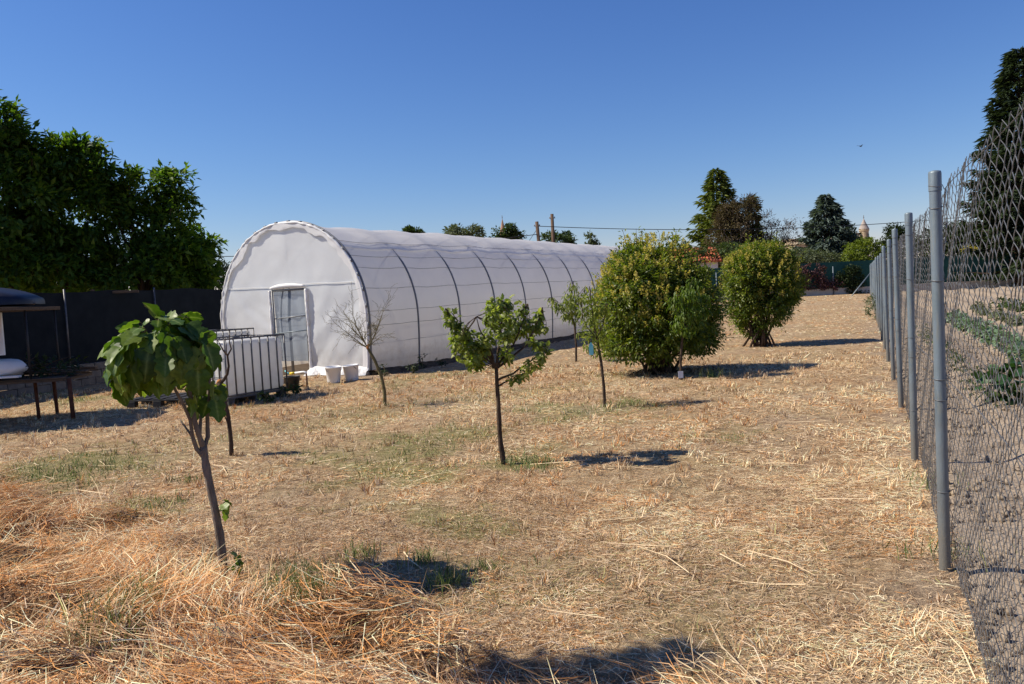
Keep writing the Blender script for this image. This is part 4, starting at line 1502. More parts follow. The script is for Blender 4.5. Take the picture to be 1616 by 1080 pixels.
# ================================================================== end boundary
EY = 60.5
bnd = empty('boundary_fence', (8, EY, hz(8, EY)), 0, 'green shade net fence on a pale concrete footing at the far end of the field', 'fence')
bz0 = bnd.location.z
mb = MB(); mb.box((27, .1, .12), (54, .25, .75)); mb.build('concrete_footing', M['concrete'], bnd, bevel=.02)
vs = []; fs = []
sv = np.arange(0, 54.1, .4)
for s in sv:
    for k in range(5):
        z = .48 + 2.0 * k / 4
        vs.append((s, .05 + .08 * (float(fbm(s * .6, z, 89)) - .5), z))
for i in range(len(sv) - 1):
    for k in range(4): fs.append((i * 5 + k, (i + 1) * 5 + k, (i + 1) * 5 + k + 1, i * 5 + k + 1))
mb = MB(); mb.add(vs, fs); mb.build('shade_net', M['net_green'], bnd, True)
s = (at(1130, 440, EY).x - 8) % 2.95
while s < 54:
    mb = MB(); mb.tube([(s, -.08, -.3), (s, -.08, 2.15)], .035, 8); mb.build('post', M['galv'], bnd, True)
    s += 2.95

# ================================================================== fruit trees in the field
def sapling(name, label, cat, group, d, trunk_px, r0, branches, clumps_px, per, ln, wd, mat, bark, T=T_FULL, dz=.25, droop=.3, up=.6, base=None, twigs=2, spread=1.0):
    """trunk and branches follow points seen at depth d, each pushed a little nearer or farther"""
    b = gnd(*trunk_px[0]) if base is None else base
    d = b.y
    root = empty(name, b, 0, label, cat, group)
    tp_ = [Vector((0, 0, -.05))] + [at(u, v, d) - b for u, v in trunk_px[1:]]
    mb = MB()
    # resample the trunk with slight knots
    pts = []; rr = []
    for i in range(len(tp_) - 1):
        for k in range(5):
            t = k / 5
            pts.append(tp_[i].lerp(tp_[i + 1], t) + Vector((random.uniform(-1, 1), random.uniform(-1, 1), 0)) * r0 * .10)
            g = (i + t) / (len(tp_) - 1)
            rr.append(r0 * (1.18 - .4 * g) * (1 + .16 * (float(vnoise(i * 5 + k, r0 * 999, 15)) - .5)))
    pts.append(tp_[-1]); rr.append(r0 * .78)
    mb.tube(pts, rr, 9)
    tips = []
    for br in branches:
        start = tp_[-1] if br[0] is None else at(br[0][0], br[0][1], d) - b
        rad = br[1]
        dep = br[2]
        prev = start
        n = len(br) - 3
        for i, (u, v) in enumerate(br[3:]):
            e = at(u, v, d + dep * (i + 1) / n) - b
            f0_, f1_ = 1 - .75 * i / n, 1 - .75 * (i + 1) / n
            mb.tube(bend(prev, e, 4, .02, .03), [rad * (f0_ + (f1_ - f0_) * k / 4) for k in range(5)], 6, cap=True)
            prev = e
        tips.append(prev)
    wood = [p for p in pts[len(pts) // 2:]] + tips
    Ps, Ds = [], []
    for (u, v, rp, dep) in clumps_px:
        c = at(u, v, d + dep) - b
        rad = rp * d / F * spread
        n = max(5, int(per * 3.4 * (rp / 15.0) ** 2))
        off_ = sph(n) * (rng.random(n) ** .5)[:, None] * rad
        Ps.append(np.array(c)[None] + off_)
        Ds.append(off_ / max(rad, 1e-6))
        # twigs towards the clump
        j = min(range(len(wood)), key=lambda q: (wood[q] - c).length)
        for k in range(twigs):
            e = c + Vector(tuple(off_[random.randrange(n)])) * .9
            mb.tube(bend(wood[j], e, 3, .03, .05), [.004, .0035, .003, .0015], 5, cap=False)
    mb.build('trunk', bark, root, True)
    if Ps:
        P = np.concatenate(Ps); D = np.concatenate(Ds)
        A = D * .5 + sph(len(P)) * .7 + np.array([0, 0, -droop])
        Nn = np.array([0, 0, up]) + D * .5 + sph(len(P)) * .45
        sz = .6 + .7 * rng.random(len(P))
        leaf_mesh('crown', P, A, Nn, ln * sz, wd * sz, mat, root, T)
    return root


# pear or apple sapling in the middle of the field
sapling('apple_sapling', 'young apple tree with a spreading leafy crown alone in mid field', 'tree', None, 7, [(795, 733), (788, 680), (786, 630), (783, 582)], .021,
        [(None, .015, -.1, (770, 560), (742, 540), (715, 505), (703, 487)), (None, .014, .1, (788, 545), (792, 505), (790, 472)), (None, .013, .15, (808, 565), (830, 545), (850, 505), (856, 485)),
         ((786, 600), .012, -.2, (810, 590), (838, 570), (864, 550)), (None, .011, -.2, (770, 545), (757, 520), (752, 500)), ((786, 610), .01, -.1, (805, 600), (822, 596)), (None, .010, .2, (810, 545), (825, 510), (833, 480))],
        [(712, 506, 14, -.1), (724, 522, 15, -.1), (738, 530, 16, 0), (728, 548, 15, .1), (748, 552, 17, -.1), (760, 562, 13, .1), (742, 570, 13, 0), (718, 540, 10, -.2), (703, 495, 7, -.1), (768, 535, 13, .2), (782, 512, 17, .1), (792, 488, 16, .1), (800, 478, 11, .1), (780, 480, 12, 0), (776, 498, 13, -.2), (805, 505, 14, -.1), (795, 530, 14, -.2),
         (812, 525, 15, .2), (826, 505, 12, .2), (822, 488, 8, .2), (834, 520, 13, .2), (845, 540, 11, -.2), (852, 497, 10, .15), (846, 512, 10, .15), (858, 520, 8, .1), (852, 560, 11, -.2), (860, 550, 8, -.2), (838, 578, 11, -.2), (822, 592, 10, -.1), (800, 560, 12, 0), (808, 600, 7, -.1), (755, 580, 9, .1), (764, 545, 12, -.1)], 28,
        .058, .031, M['apple'], M['bark_dark'], dz=.2)
# slim sapling with a pale blue tag
r = sapling('peach_sapling', 'slim leaning sapling with a pale blue tag beside the great bush', 'tree', 'young peach trees', 10, [(955, 643), (952, 600), (947, 562), (942, 535)], .019,
            [(None, .011, .1, (936, 505), (932, 470), (930, 452)), (None, .009, -.1, (925, 515), (917, 480)), (None, .009, .2, (952, 510), (960, 480))],
            [(932, 470, 12, .1), (938, 490, 16, .1), (928, 505, 15, -.1), (945, 510, 16, .2), (936, 530, 14, 0), (950, 530, 12, .2), (922, 488, 11, -.1), (955, 490, 12, .2), (918, 470, 7, -.1), (926, 545, 9, 0), (958, 550, 9, .2), (940, 552, 10, 0), (915, 525, 7, -.1)], 32,
            .065, .018, M['peach'], M['bark_dark'], T=T_LONG, droop=.55)
cb = at(933, 553, gnd(955, 643).y - .1)
mb = MB(); mb.box((0, 0, 0), (.055, .006, .12)); mb.add([(-.0275, 0, .06), (.0275, 0, .06), (.006, 0, .10), (-.006, 0, .10)], [(0, 1, 2, 3)])
t_ = mb.build('plant_tag', M['cyan'], None); t_.location = cb; tag(t_, 'pale blue label hanging from the slim leaning sapling', 'tag')
mb = MB(); mb.tube([(0, 0, .1), (.01, .02, .16), (.03, .08, .24)], .002, 4); mb.build('string', M['cage'], t_)
# upright sapling by the tunnel
sapling('peach_sapling', 'upright peach sapling with hanging leaves close to the tunnel wall', 'tree', 'young peach trees', 17, [(909, 571), (909, 545), (907, 515), (903, 500)], .021,
        [(None, .012, .2, (900, 480), (903, 455), (906, 444)), (None, .010, -.2, (890, 490), (875, 478), (868, 470)), (None, .010, .2, (912, 480), (920, 462), (924, 452))],
        [(904, 452, 9, .2), (900, 466, 13, .1), (907, 478, 13, .1), (896, 482, 12, -.2), (886, 485, 10, -.2), (877, 480, 9, -.2), (868, 472, 6, -.2), (918, 470, 10, .2), (924, 456, 6, .2), (914, 492, 10, .1), (900, 496, 10, 0), (892, 500, 8, -.1), (908, 505, 7, 0)], 38,
        .10, .028, M['apple'], M['bark_dark'], T=T_LONG, droop=.9)
# peach in front of the great bush
r = sapling('peach_sapling', 'bright green peach sapling standing before the shaded face of the great bush', 'tree', 'young peach trees', 13, [(1075, 600), (1074, 570), (1076, 540), (1080, 520)], .020,
            [(None, .012, -.1, (1084, 490), (1090, 460), (1094, 440)), (None, .010, -.3, (1070, 500), (1062, 470)), (None, .010, .1, (1100, 500), (1112, 475))],
            [(1094, 448, 13, -.1), (1088, 465, 15, -.2), (1100, 470, 15, 0), (1076, 470, 14, -.3), (1064, 478, 11, -.3), (1090, 488, 15, -.2), (1108, 488, 13, 0), (1078, 495, 14, -.3), (1068, 510, 10, -.3), (1094, 508, 13, -.2), (1112, 470, 9, 0), (1086, 522, 10, -.2)], 34,
            .10, .028, M['peach_deep'], M['bark_dark'], T=T_LONG, droop=1.0)
pt_ = gnd(1074, 601)
mb = MB(); mb.box((0, -.03, .10), (.08, .006, .11)); o = mb.build('paper_tag', M['tagwhite'], None); o.location = (pt_.x, pt_.y, pt_.z); tag(o, 'small white label tied low on the bright green peach sapling', 'tag')

# bare little tree before the tunnel end
b = gnd(607, 641)
d = b.y
root = empty('bare_tree', b, 0, 'leafless little tree with a bent trunk in front of the tunnel corner', 'tree')
mb = MB()
tp_ = [Vector((0, 0, -.05))] + [at(u, v, d) - b for u, v in ((607, 620), (602, 595), (592, 570), (580, 549))]
pts = []
for i in range(len(tp_) - 1):
    for k in range(5): pts.append(tp_[i].lerp(tp_[i + 1], k / 5))
pts.append(tp_[-1])
mb.tube(pts, [.026 - .009 * k / len(pts) + .004 * float(vnoise(k * 1.0, 3, 8)) for k in range(len(pts))], 8)


def twig(p, dirv, L, r, dep):
    n = 5
    prev = p; q = [p]
    for k in range(n):
        dirv = (dirv + Vector((random.gauss(0, .13), random.gauss(0, .13), random.gauss(.0, .13)))).normalized()
        prev = prev + dirv * (L / n); q.append(prev)
    mb.tube(q, [max(.0016, r * (1 - .75 * k / n)) for k in range(n + 1)], 5, cap=False)
    if dep > 0:
        for k in range(1, n + 1):
            for _ in range(2 if dep > 1 else 1):
                if random.random() < .8:
                    dv = (dirv + Vector((random.gauss(0, .8), random.gauss(0, .8), random.gauss(.0, .6)))).normalized()
                    twig(q[k], dv, L * (.25 + .25 * random.random()), r * (1 - .7 * k / n) * .6, dep - 1)


for (u, v, dep, r) in ((556, 482, -.1, .012), (528, 492, .15, .010), (520, 530, -.15, .011), (545, 505, .3, .011), (600, 490, .1, .009), (622, 482, .2, .010), (608, 532, -.2, .008), (560, 505, -.35, .009), (588, 500, .3, .008), (540, 540, .2, .008)):
    e = at(u, v, d + dep) - b
    dv = e - tp_[-1]
    twig(tp_[-1], dv.normalized(), dv.length, r * .85, 2)
mb.build('trunk', M['bark_green'], root, True)
mb = MB(); c = tp_[-1]
mb.tube([c + Vector((-.004, -.012, -.02)), c + Vector((.0, -.014, .01)), c + Vector((.012, -.012, .05))], [.012, .016, .008], 8); mb.build('pruning_cut', M['bark_cut'], root, True)

# small pruned tree behind the fig
b = gnd(365, 719); d = b.y
root = empty('pruned_tree', b, 0, 'small pruned tree with bare curved shoots in front of the white tank', 'tree')
mb = MB()
P_ = lambda u, v, q=0: at(u, v, d + q) - b
mb.tube([Vector((0, 0, -.05)), P_(365, 700), P_(363, 680), P_(360, 655), P_(355, 635), P_(350, 618), P_(346, 604)], [.026, .022, .021, .021, .022, .023, .028], 9)
mb.tube([P_(346, 606), P_(353, 600), P_(359, 590), P_(361, 578), P_(359, 562), P_(356, 556)], [.02, .016, .014, .012, .010, .008], 7)
mb.tube([P_(358, 560), P_(352, 553), P_(348, 545), P_(344, 538)], [.009, .008, .006, .003], 6)
mb.tube([P_(359, 562), P_(365, 551), P_(362, 540), P_(363, 522)], [.009, .008, .006, .003], 6)
mb.tube([P_(357, 560), P_(357, 545), P_(355, 532)], [.007, .005, .003], 6)
mb.tube([P_(358, 650), P_(353, 635), P_(347, 625), P_(338, 614)], [.010, .009, .006, .003], 6)
mb.tube([P_(362, 675), P_(356, 660), P_(352, 650)], [.009, .006, .003], 6)
mb.build('trunk', M['bark_dark'], root, True)
mb = MB(); mb.tube([P_(341, 606), P_(345, 603), P_(349, 601)], [.006, .024, .020], 8); mb.build('pruning_cut', M['bark_cut'], root, True)
n = 26
P = np.concatenate([np.array(P_(u, v)) + sph(n) * .05 for u, v in ((340, 622), (344, 636), (334, 630), (350, 612))])
leaf_mesh('crown', P, sph(len(P)) + [0, 0, -.3], sph(len(P)) * .5 + [0, 0, 1], .07, .045, M['apple'], root, T_FULL)

# ------------------------------------------------------------------ fig
b = gnd(353, 913); d = b.y
fig = empty('fig_tree', b, 0, 'young fig tree with large drooping green leaves rising from the hay', 'tree')
P_ = lambda u, v, q=0.0: at(u, v, d + q) - b
mb = MB()


def limb(pts, r0, r1, k=10):
    q = []; n = len(pts)
    for i in range(n - 1):
        for j in range(4): q.append(pts[i].lerp(pts[i + 1], j / 4))
    q.append(pts[-1])
    m = len(q)
    mb.tube(q, [(r0 + (r1 - r0) * i / (m - 1)) * (1 + .18 * (float(vnoise(i * .9, r0 * 500, 21)) - .5)) for i in range(m)], k)


limb([Vector((0, 0, -.06)), P_(351, 880), P_(347, 845), P_(340, 808), P_(332, 770), P_(325, 735), P_(321, 705)], .024, .0195, 12)
limb([P_(321, 708), P_(315, 690, -.03), P_(308, 668, -.05), P_(303, 640, -.06), P_(296, 600, -.08), P_(285, 560, -.1)], .016, .008)
limb([P_(321, 708), P_(328, 690, .03), P_(327, 650, .05), P_(330, 610, .08), P_(333, 560, .1), P_(328, 520, .1)], .013, .007)
limb([P_(322, 722), P_(310, 708, -.02), P_(304, 690, -.04), P_(300, 662, -.06), P_(285, 630, -.12), P_(262, 590, -.15)], .013, .006)
limb([P_(300, 662, -.05), P_(290, 640, .08), P_(268, 600, .14), P_(238, 545, .16), P_(215, 520, .16)], .009, .005)
limb([P_(315, 690, -.02), P_(318, 640, .06), P_(312, 580, .10), P_(303, 530, .08)], .010, .005)
limb([P_(300, 600, -.08), P_(275, 545, -.12), P_(240, 530, -.14), P_(205, 525, -.12)], .008, .004)
limb([P_(304, 690), P_(293, 675, .03), P_(284, 662, .05)], .007, .003)
limb([P_(288, 560, -.1), P_(280, 520, -.05), P_(275, 500, 0)], .007, .004)
limb([P_(353, 806), P_(345, 806), P_(340, 808)], .003, .004)
limb([P_(360, 895), P_(356, 905), P_(353, 912)], .003, .005)
mb.build('trunk', M['bark'], fig, True)

# a fig leaf: lobed outline round a midrib, folded and drooping
half = [(0, .0), (-.06, .14), (-.02, .30), (.14, .44), (.30, .47), (.36, .36), (.45, .33), (.60, .42), (.74, .38), (.80, .24), (.88, .18), (.97, .10), (1.03, 0)]
rib_u = [max(0.0, q[0]) for q in half]
tvv = []; tff = []
m_ = len(half)
for u_, v_ in half: tvv.append((u_, v_, 0))
for u_, v_ in half: tvv.append((u_, -v_, 0))
for u_, v_ in half: tvv.append((min(1.03, max(0, u_ * .97)), 0, 0))
for u_, v_ in half: tvv.append((min(1.0, max(0.0, u_)) * .985, v_ * .5, 0))
for u_, v_ in half: tvv.append((min(1.0, max(0.0, u_)) * .985, -v_ * .5, 0))
for i in range(m_ - 1):
    tff += [(3 * m_ + i, i, i + 1, 3 * m_ + i + 1), (2 * m_ + i, 3 * m_ + i, 3 * m_ + i + 1, 2 * m_ + i + 1),
            (4 * m_ + i, 2 * m_ + i, 2 * m_ + i + 1, 4 * m_ + i + 1), (m_ + i, 4 * m_ + i, 4 * m_ + i + 1, m_ + i + 1)]
TV = np.array(tvv); TF = np.array(tff)


def fig_leaves(specs):
    """specs: base, axis, normal, length, fold, droop, tone"""
    Vs = []; Fs = []; rn = []
    for i, (p, a, nn, L, fold, dr, tone) in enumerate(specs):
        a = np.array(a, float); a /= np.linalg.norm(a)
        nn = np.array(nn, float); nn -= a * nn.dot(a); nn /= np.linalg.norm(nn)
        s = np.cross(nn, a)
        u_, v_ = TV[:, 0], TV[:, 1] * (.86 + .25 * random.random())
        wv = np.abs(v_) * fold - dr * u_ ** 2 * .5 - .25 * v_ ** 2 + .03 * np.sin(u_ * 16 + i) * np.abs(v_) * 2
        V = np.array(p)[None] + (a[None] * u_[:, None] + s[None] * v_[:, None] + nn[None] * wv[:, None]) * L
        Vs.append(V); Fs.append(TF + i * len(TV)); rn.append(np.full(len(TV), tone))
    return np_mesh('crown', np.concatenate(Vs), [np.concatenate(Fs)], {'rnd': np.concatenate(rn), 'vein': np.tile(np.concatenate([np.zeros(2 * m_), np.ones(m_), np.zeros(2 * m_)]), len(specs))})


specs = []; pet = MB()
cx_, cz_ = P_(262, 548).x, P_(262, 548).z
CEN = Vector((P_(256, 572).x, 0.0, P_(260, 572).z))


def put_leaf(p, out, L, hang, tone=None, fold=None):
    out = Vector(out)
    ax = (out * (1 - hang) + Vector((0, 0, -hang))).normalized() + Vector((random.gauss(0, .15), random.gauss(0, .15), random.gauss(0, .12)))
    nm = Vector((out.x * .9, out.y * .9, .55)) + Vector((random.gauss(0, .25), random.gauss(0, .25), random.gauss(0, .2)))
    specs.append((tuple(p), tuple(ax), tuple(nm), L, random.uniform(.05, .6) if fold is None else fold, random.uniform(.2, 1.0), random.random() if tone is None else tone))


for k in range(190):
    # dome of leaves, layered round the crown's outside
    el = math.asin(random.uniform(-.45, 1.0)); az = random.uniform(0, 2 * math.pi)
    o_ = Vector((math.cos(el) * math.cos(az), math.cos(el) * math.sin(az), math.sin(el)))
    rx, ry, rz_ = .235, .28, .20
    s = .62 + .38 * random.random() ** .6
    p = CEN + Vector((o_.x * rx * s, o_.y * ry * s, o_.z * rz_ * s + (.02 if o_.z > 0 else 0)))
    # the crown leans out and hangs lower at its far side from the trunk
    p.z += .22 * (p.x - CEN.x) + .035
    hang = min(.95, max(.18, .72 - .45 * o_.z + random.gauss(0, .12)))
    L = random.uniform(.075, .165) * (.75 if o_.z > .7 else 1)
    put_leaf(p, (o_.x, o_.y, max(0, o_.z) * .4), L, hang)
    inner = p - Vector((o_.x, o_.y, o_.z * .3)) * random.uniform(.04, .07)
    pet.tube([inner, inner.lerp(p, .5) + Vector((0, 0, .012)), p], .0022, 4, cap=False)
for k in range(16):                            # leaves hanging low under the crown by the trunk
    p = P_(random.uniform(290, 345), random.uniform(590, 640), random.uniform(-.12, .15))
    put_leaf(p, (random.gauss(0, 1), random.gauss(-.3, 1), 0), random.uniform(.07, .12), .75)
for (u, v) in ((185, 570), (195, 590), (215, 590), (232, 575), (205, 560), (180, 550), (250, 585), (225, 560)):
    put_leaf(P_(u, v, random.uniform(-.2, .0)), (-.4, -.6, 0), random.uniform(.12, .16), .9, .55)
for (u, v) in ((322, 525), (326, 545), (318, 565), (308, 548), (312, 585), (300, 560)):
    put_leaf(P_(u, v, random.uniform(-.2, .0)), (.4, -.8, 0), random.uniform(.13, .17), .9, .2)
for (u, v) in ((354, 800), (352, 795), (356, 806), (353, 790), (350, 802)):
    put_leaf(P_(u, v, -.02), (random.uniform(0, 1), random.uniform(-1, .3), .2), .055, .35, .8)
for (u, v) in ((362, 893), (370, 880), (378, 888), (366, 872), (374, 878), (368, 890), (382, 893)):
    put_leaf(P_(u, v, -.02), (random.uniform(-.3, 1), random.uniform(-1, .3), .2), .055, .4, .75)
me = fig_leaves(specs)
link_mesh('crown', me, M['fig'], fig, True)
pet.build('leaf_stalk', M['bark_green'], fig, True)

# ------------------------------------------------------------------ the tree just outside the frame whose shadow falls into it
sh_ = 1 / math.tan(SUN_EL)
ta, tb, tc_ = gnd(985, 1050), gnd(930, 1075), gnd(815, 1062)
bx_ = Vector((ta.x - 3.75, ta.y + .1, 0)); bx_.z = hz(bx_.x, bx_.y)
root = empty('fruit_tree', bx_, 0, 'taller fruit tree beside the hay, casting shade on the straw', 'tree')
bl = []
for g_, zz, rr_ in ((ta, 3.6, .14), (ta + Vector((.12, .06, 0)), 3.5, .11), (tb, 3.45, .13), (tc_, 3.2, .12), (tc_ + Vector((-.1, -.12, 0)), 3.1, .10)):
    c = g_ - Vector((SHADOW.x, SHADOW.y, 0)) * (zz * sh_) - bx_
    bl.append(((c.x, c.y, zz), (rr_, rr_, rr_)))
foliage('crown', bl, 70, 14, .09, .07, .035, M['apple'], root, T_FULL, .2)
mb = MB(); mb.tube(bend((0, 0, -.05), (.05, .0, 2.7), 5, 0, .01), [.04, .036, .03, .026, .022, .016], 8)
for c, r_ in bl: mb.tube(bend((.04, 0, 2.5), c, 4, .03, .03), [.014, .012, .009, .006, .003], 5)
mb.build('trunk', M['bark_dark'], root, True)

# ------------------------------------------------------------------ the two great bushes
def bush(label, base_px, blobs_px, stems, d, nclump, per, flower_blobs, nfl, ln=.072):
    b = gnd(*base_px)
    root = empty('privet_bush', b, 0, label, 'bush', 'great privet bushes')
    bl = [px_blob(*q) for q in blobs_px]
    o, P0 = foliage('crown', bl, nclump, per, .14, ln, ln * .42, M['privet'], root, T_SIMPLE, .62, .25, -.75, .6, origin=b)
    fb = [px_blob(*q) for q in flower_blobs]
    n = nfl
    C0, D, _ = clumps(fb, n, .93, .05)
    m = 26
    axis_ = norm(D + np.array([0, 0, 1.0]))
    t = rng.random(n * m)
    P = np.repeat(C0, m, 0) + np.repeat(axis_, m, 0) * (t * .15)[:, None] + sph(n * m) * (.05 * (1.05 - t))[:, None] - np.array(b)
    leaf_mesh('blossom', P, sph(len(P)) + [0, 0, .8], sph(len(P)), .034, .022, M['blossom'], root, T_SIMPLE)
    hi = [k for k in range(len(P0)) if P0[k][2] > b.z + .5]
    Ps, As = [], []
    mb = MB()
    ctr = np.mean([q[0] for q in bl], 0)
    for _ in range(110):
        p = P0[hi[random.randrange(len(hi))]]
        o_ = (p - ctr); o_ /= np.linalg.norm(o_)
        dv = o_ + rng.normal(size=3) * .25 + np.array([0, 0, .55]); dv /= np.linalg.norm(dv)
        Ls = random.uniform(.16, .42)
        mb.tube([Vector(p - np.array(b)), Vector(p + dv * Ls - np.array(b))], [.007, .002], 4, cap=False)
        t = .2 + .8 * rng.random(18)
        s_ = sph(18)
        Ps.append(p + dv * (t * Ls)[:, None] + s_ * .045 - np.array(b)); As.append(s_ + dv * .5 + np.array([0, 0, -.15]))
    Ps = np.concatenate(Ps); As = np.concatenate(As)
    leaf_mesh('shoot_leaves', Ps, As, sph(len(Ps)) * .6 + np.array([0, 0, 1.0]), ln * (.6 + .6 * rng.random(len(Ps))), ln * .4, M['privet'], o, T_SIMPLE, .35 + .65 * rng.random(len(Ps)))
    for k in range(stems):
        a = Vector((random.gauss(0, .16), random.gauss(0, .16), -.05))
        e = Vector(P0[random.randrange(len(P0))]) - b
        e = Vector((e.x * .75, e.y * .75, e.z * .85))
        mb.tube(bend(a, e, 5, .0, .04), [.03, .027, .023, .018, .012, .006], 6)
    mb.build('trunk', M['bark_dark'], root, True)
    return root


d1 = gnd(1035, 600).y + 1.0
bush('bigger rounded privet bush with cream flower sprays beside the slim tagged sapling', (1040, 590),
     [(1035, 495, 84, 80, d1), (1024, 438, 66, 46, d1), (1088, 488, 48, 70, d1 - .2), (982, 500, 46, 58, d1), (1040, 535, 88, 40, d1), (1005, 414, 34, 26, d1), (1062, 404, 22, 24, d1 + .1), (1108, 535, 28, 36, d1), (1000, 470, 50, 56, d1 - .5), (1055, 515, 56, 46, d1 - .6), (1116, 492, 20, 28, d1), (966, 452, 22, 34, d1), (1092, 440, 24, 28, d1), (990, 552, 36, 22, d1 - .4)],
     26, d1, 1500, 30, [(1015, 430, 58, 34, d1), (1066, 412, 20, 26, d1), (1090, 470, 40, 36, d1), (975, 470, 36, 44, d1 - .2), (1000, 470, 52, 56, d1 - .5), (1035, 500, 90, 90, d1), (1055, 520, 56, 50, d1 - .6), (1012, 415, 50, 34, d1), (1040, 405, 40, 26, d1 + .2)], 520)
d2 = gnd(1195, 549).y + .5
bush('smaller upright privet bush narrowing to its base, standing behind the bigger one', (1197, 547),
     [(1202, 452, 52, 56, d2), (1196, 415, 44, 30, d2), (1170, 465, 28, 46, d2), (1234, 450, 30, 42, d2), (1200, 496, 40, 30, d2), (1192, 518, 22, 16, d2), (1222, 405, 24, 20, d2), (1248, 430, 16, 20, d2), (1158, 428, 14, 22, d2), (1180, 440, 28, 36, d2 - .3), (1222, 475, 28, 36, d2 - .3)],
     22, d2, 1050, 30, [(1195, 425, 40, 30, d2), (1230, 430, 28, 28, d2), (1170, 440, 28, 36, d2 - .2), (1200, 450, 58, 62, d2), (1222, 470, 30, 38, d2 - .3)], 200)

# fallen leaves under the great bush
x = []; y = []
g0 = gnd(985, 590)
n = 420
x = g0.x + rng.normal(size=n) * .75 + .5; y = g0.y + rng.normal(size=n) * .30
P = np.stack([x, y, height(x, y) + .012], -1)
o = leaf_mesh('fallen_leaves', P, np.stack([rng.normal(size=n), rng.normal(size=n), rng.normal(size=n) * .15], -1), np.tile([0, 0, 1.0], (n, 1)) + rng.normal(size=(n, 3)) * .25, .07, .035, M['rusty'], None)
tag(o, 'reddish fallen leaves scattered at the foot of the great bush', 'leaves', None, 'stuff')

# weed at the far end of the fence
for q, (u, v, h_) in enumerate(((1379, 503, .75), (1383, 488, .6))):
    g = gnd(u, v)
    root = empty('weed', g, 0, ('pale leafy weed bush against the far posts of the wire fence', 'paler weed bush behind another one at the far fence posts')[q], 'weed', 'weed bushes at the far fence')
    foliage('foliage', [((0, 0, h_ * .55), (.28, .28, h_ * .5))], 40, 14, .12, .08, .03, M['grey_leaf'], root)

# ------------------------------------------------------------------ vegetables beyond the wire
def veg(label, s, off, r, hgt, n, ln, wd, mat, group, T=T_FULL):
    p = fence_pt(s, off); p.z = hz(p.x, p.y) + float(bed(np.array(off))) + .0
    root = empty('vegetable_plant', p, random.random() * 6, label, 'plant', group)
    foliage('leaves', [((0, 0, hgt * .5), (r, r, hgt * .5))], n, 5, r * .35, ln, wd, mat, root, T, .25, .0)
    return root


courg = gnd(1600, 643)
root = empty('courgette_plant', courg, 0, 'big dark green courgette plant near the wire fence', 'plant')
foliage('leaves', [((.15, 0, .24), (.42, .42, .22))], 90, 2, .07, .15, .13, M['courgette'], root, T_FULL, .5, .1)
mb = MB()
for k in range(14): mb.tube(bend((.15, 0, -.02), (.15 + random.uniform(-.35, .35), random.uniform(-.35, .35), random.uniform(.15, .38)), 3, .1, .02), .008, 5)
mb.build('stem', M['bark_green'], root, True)


def veg_row(name_label, grp, mat, places, r, h_, n, ln, wd):
    src = None
    for s, off in places:
        p = fence_pt(s, off); p.z = hz(p.x, p.y) + float(bed(np.array(off)))
        if src is None:
            src = veg(name_label, s, off, r, h_, n, ln, wd, mat, grp)
            kids = list(src.children)
            continue
        c = src.copy(); COL.objects.link(c)
        c.location = p; c.rotation_euler = (0, 0, random.random() * 6.3)
        k = random.uniform(.75, 1.25); c.scale = (k, k, k)
        for ch in kids:
            q = ch.copy(); COL.objects.link(q); q.parent = c


veg_row('blue green cabbage plant in the second bed from the wire', 'cabbages in a row', M['cabbage'], [(s + random.uniform(-.1, .1), 2.05 + random.uniform(-.12, .12)) for s in np.arange(9.0, 28, .5)], .19, .22, 12, .11, .075)
veg_row('pale leafy vegetable in the third bed from the wire', 'pale vegetables in a row', M['grey_leaf'], [(s + random.uniform(-.1, .1), 3.35 + random.uniform(-.15, .15)) for s in np.arange(15, 34, .6)], .20, .24, 12, .10, .06)
veg_row('low green seedling clump in the bed next to the wire', 'seedlings next to the wire', M['mid'], [(4.55, .55)] + [(s, .9 + random.uniform(-.1, .1)) for s in np.arange(9.6, 22, .6)], .14, .12, 8, .06, .022)
veg_row('low green leafy plant in the fourth bed from the wire', 'leafy plants in the fourth bed', M['mid'], [(s + random.uniform(-.1, .1), 4.5 + random.uniform(-.12, .12)) for s in np.arange(14, 36, .6)], .2, .26, 12, .11, .06)
veg_row('bright yellow green bean plant in the far bed', 'bean plants', M['bean'], [(s + random.uniform(-.1, .1), 5.3 + random.uniform(-.2, .2)) for s in np.arange(20, 31, .7)], .34, .55, 16, .15, .10)

n = 15000
s_ = 20 * rng.random(n) ** 1.3 + .2; o_ = .1 + 4.5 * rng.random(n) ** 1.4
cxn = FX0 + EF.x * s_ + NF.x * o_; cyn = EF.y * s_ + NF.y * o_
keep = rng.random(n) < .2 + .8 * sstep(.4, .6, fbm(cxn * 2.2, cyn * 2.2, 95)); cxn, cyn, o_ = cxn[keep], cyn[keep], o_[keep]; n = len(cxn)
OV = np.array([(1, 0, 0), (-1, 0, 0), (0, 1, 0), (0, -1, 0), (0, 0, 1), (0, 0, -1)], float)
OF = np.array([(0, 2, 4), (2, 1, 4), (1, 3, 4), (3, 0, 4), (2, 0, 5), (1, 2, 5), (3, 1, 5), (0, 3, 5)])
sz = (.006 + .030 * rng.random(n) ** 4)
rad = OV[None] * (.6 + .8 * rng.random((n, 6)))[:, :, None] + rng.normal(size=(n, 6, 3)) * .22
cz = height(cxn, cyn) + bed(o_) * sstep(.5, .9, o_) + (fbm(cxn * 5, cyn * 5, 91) - .5) * .07 - .01
V = np.stack([cxn, cyn, cz], -1)[:, None, :] + rad * sz[:, None, None]
me = np_mesh('soil_clods', V.reshape(-1, 3), [(OF[None] + (np.arange(n) * 6)[:, None, None]).reshape(-1, 3)])
tag(link_mesh('soil_clods', me, M['soil']), 'loose dry clods and grit lying on the bare garden soil', 'soil clods', None, 'stuff')

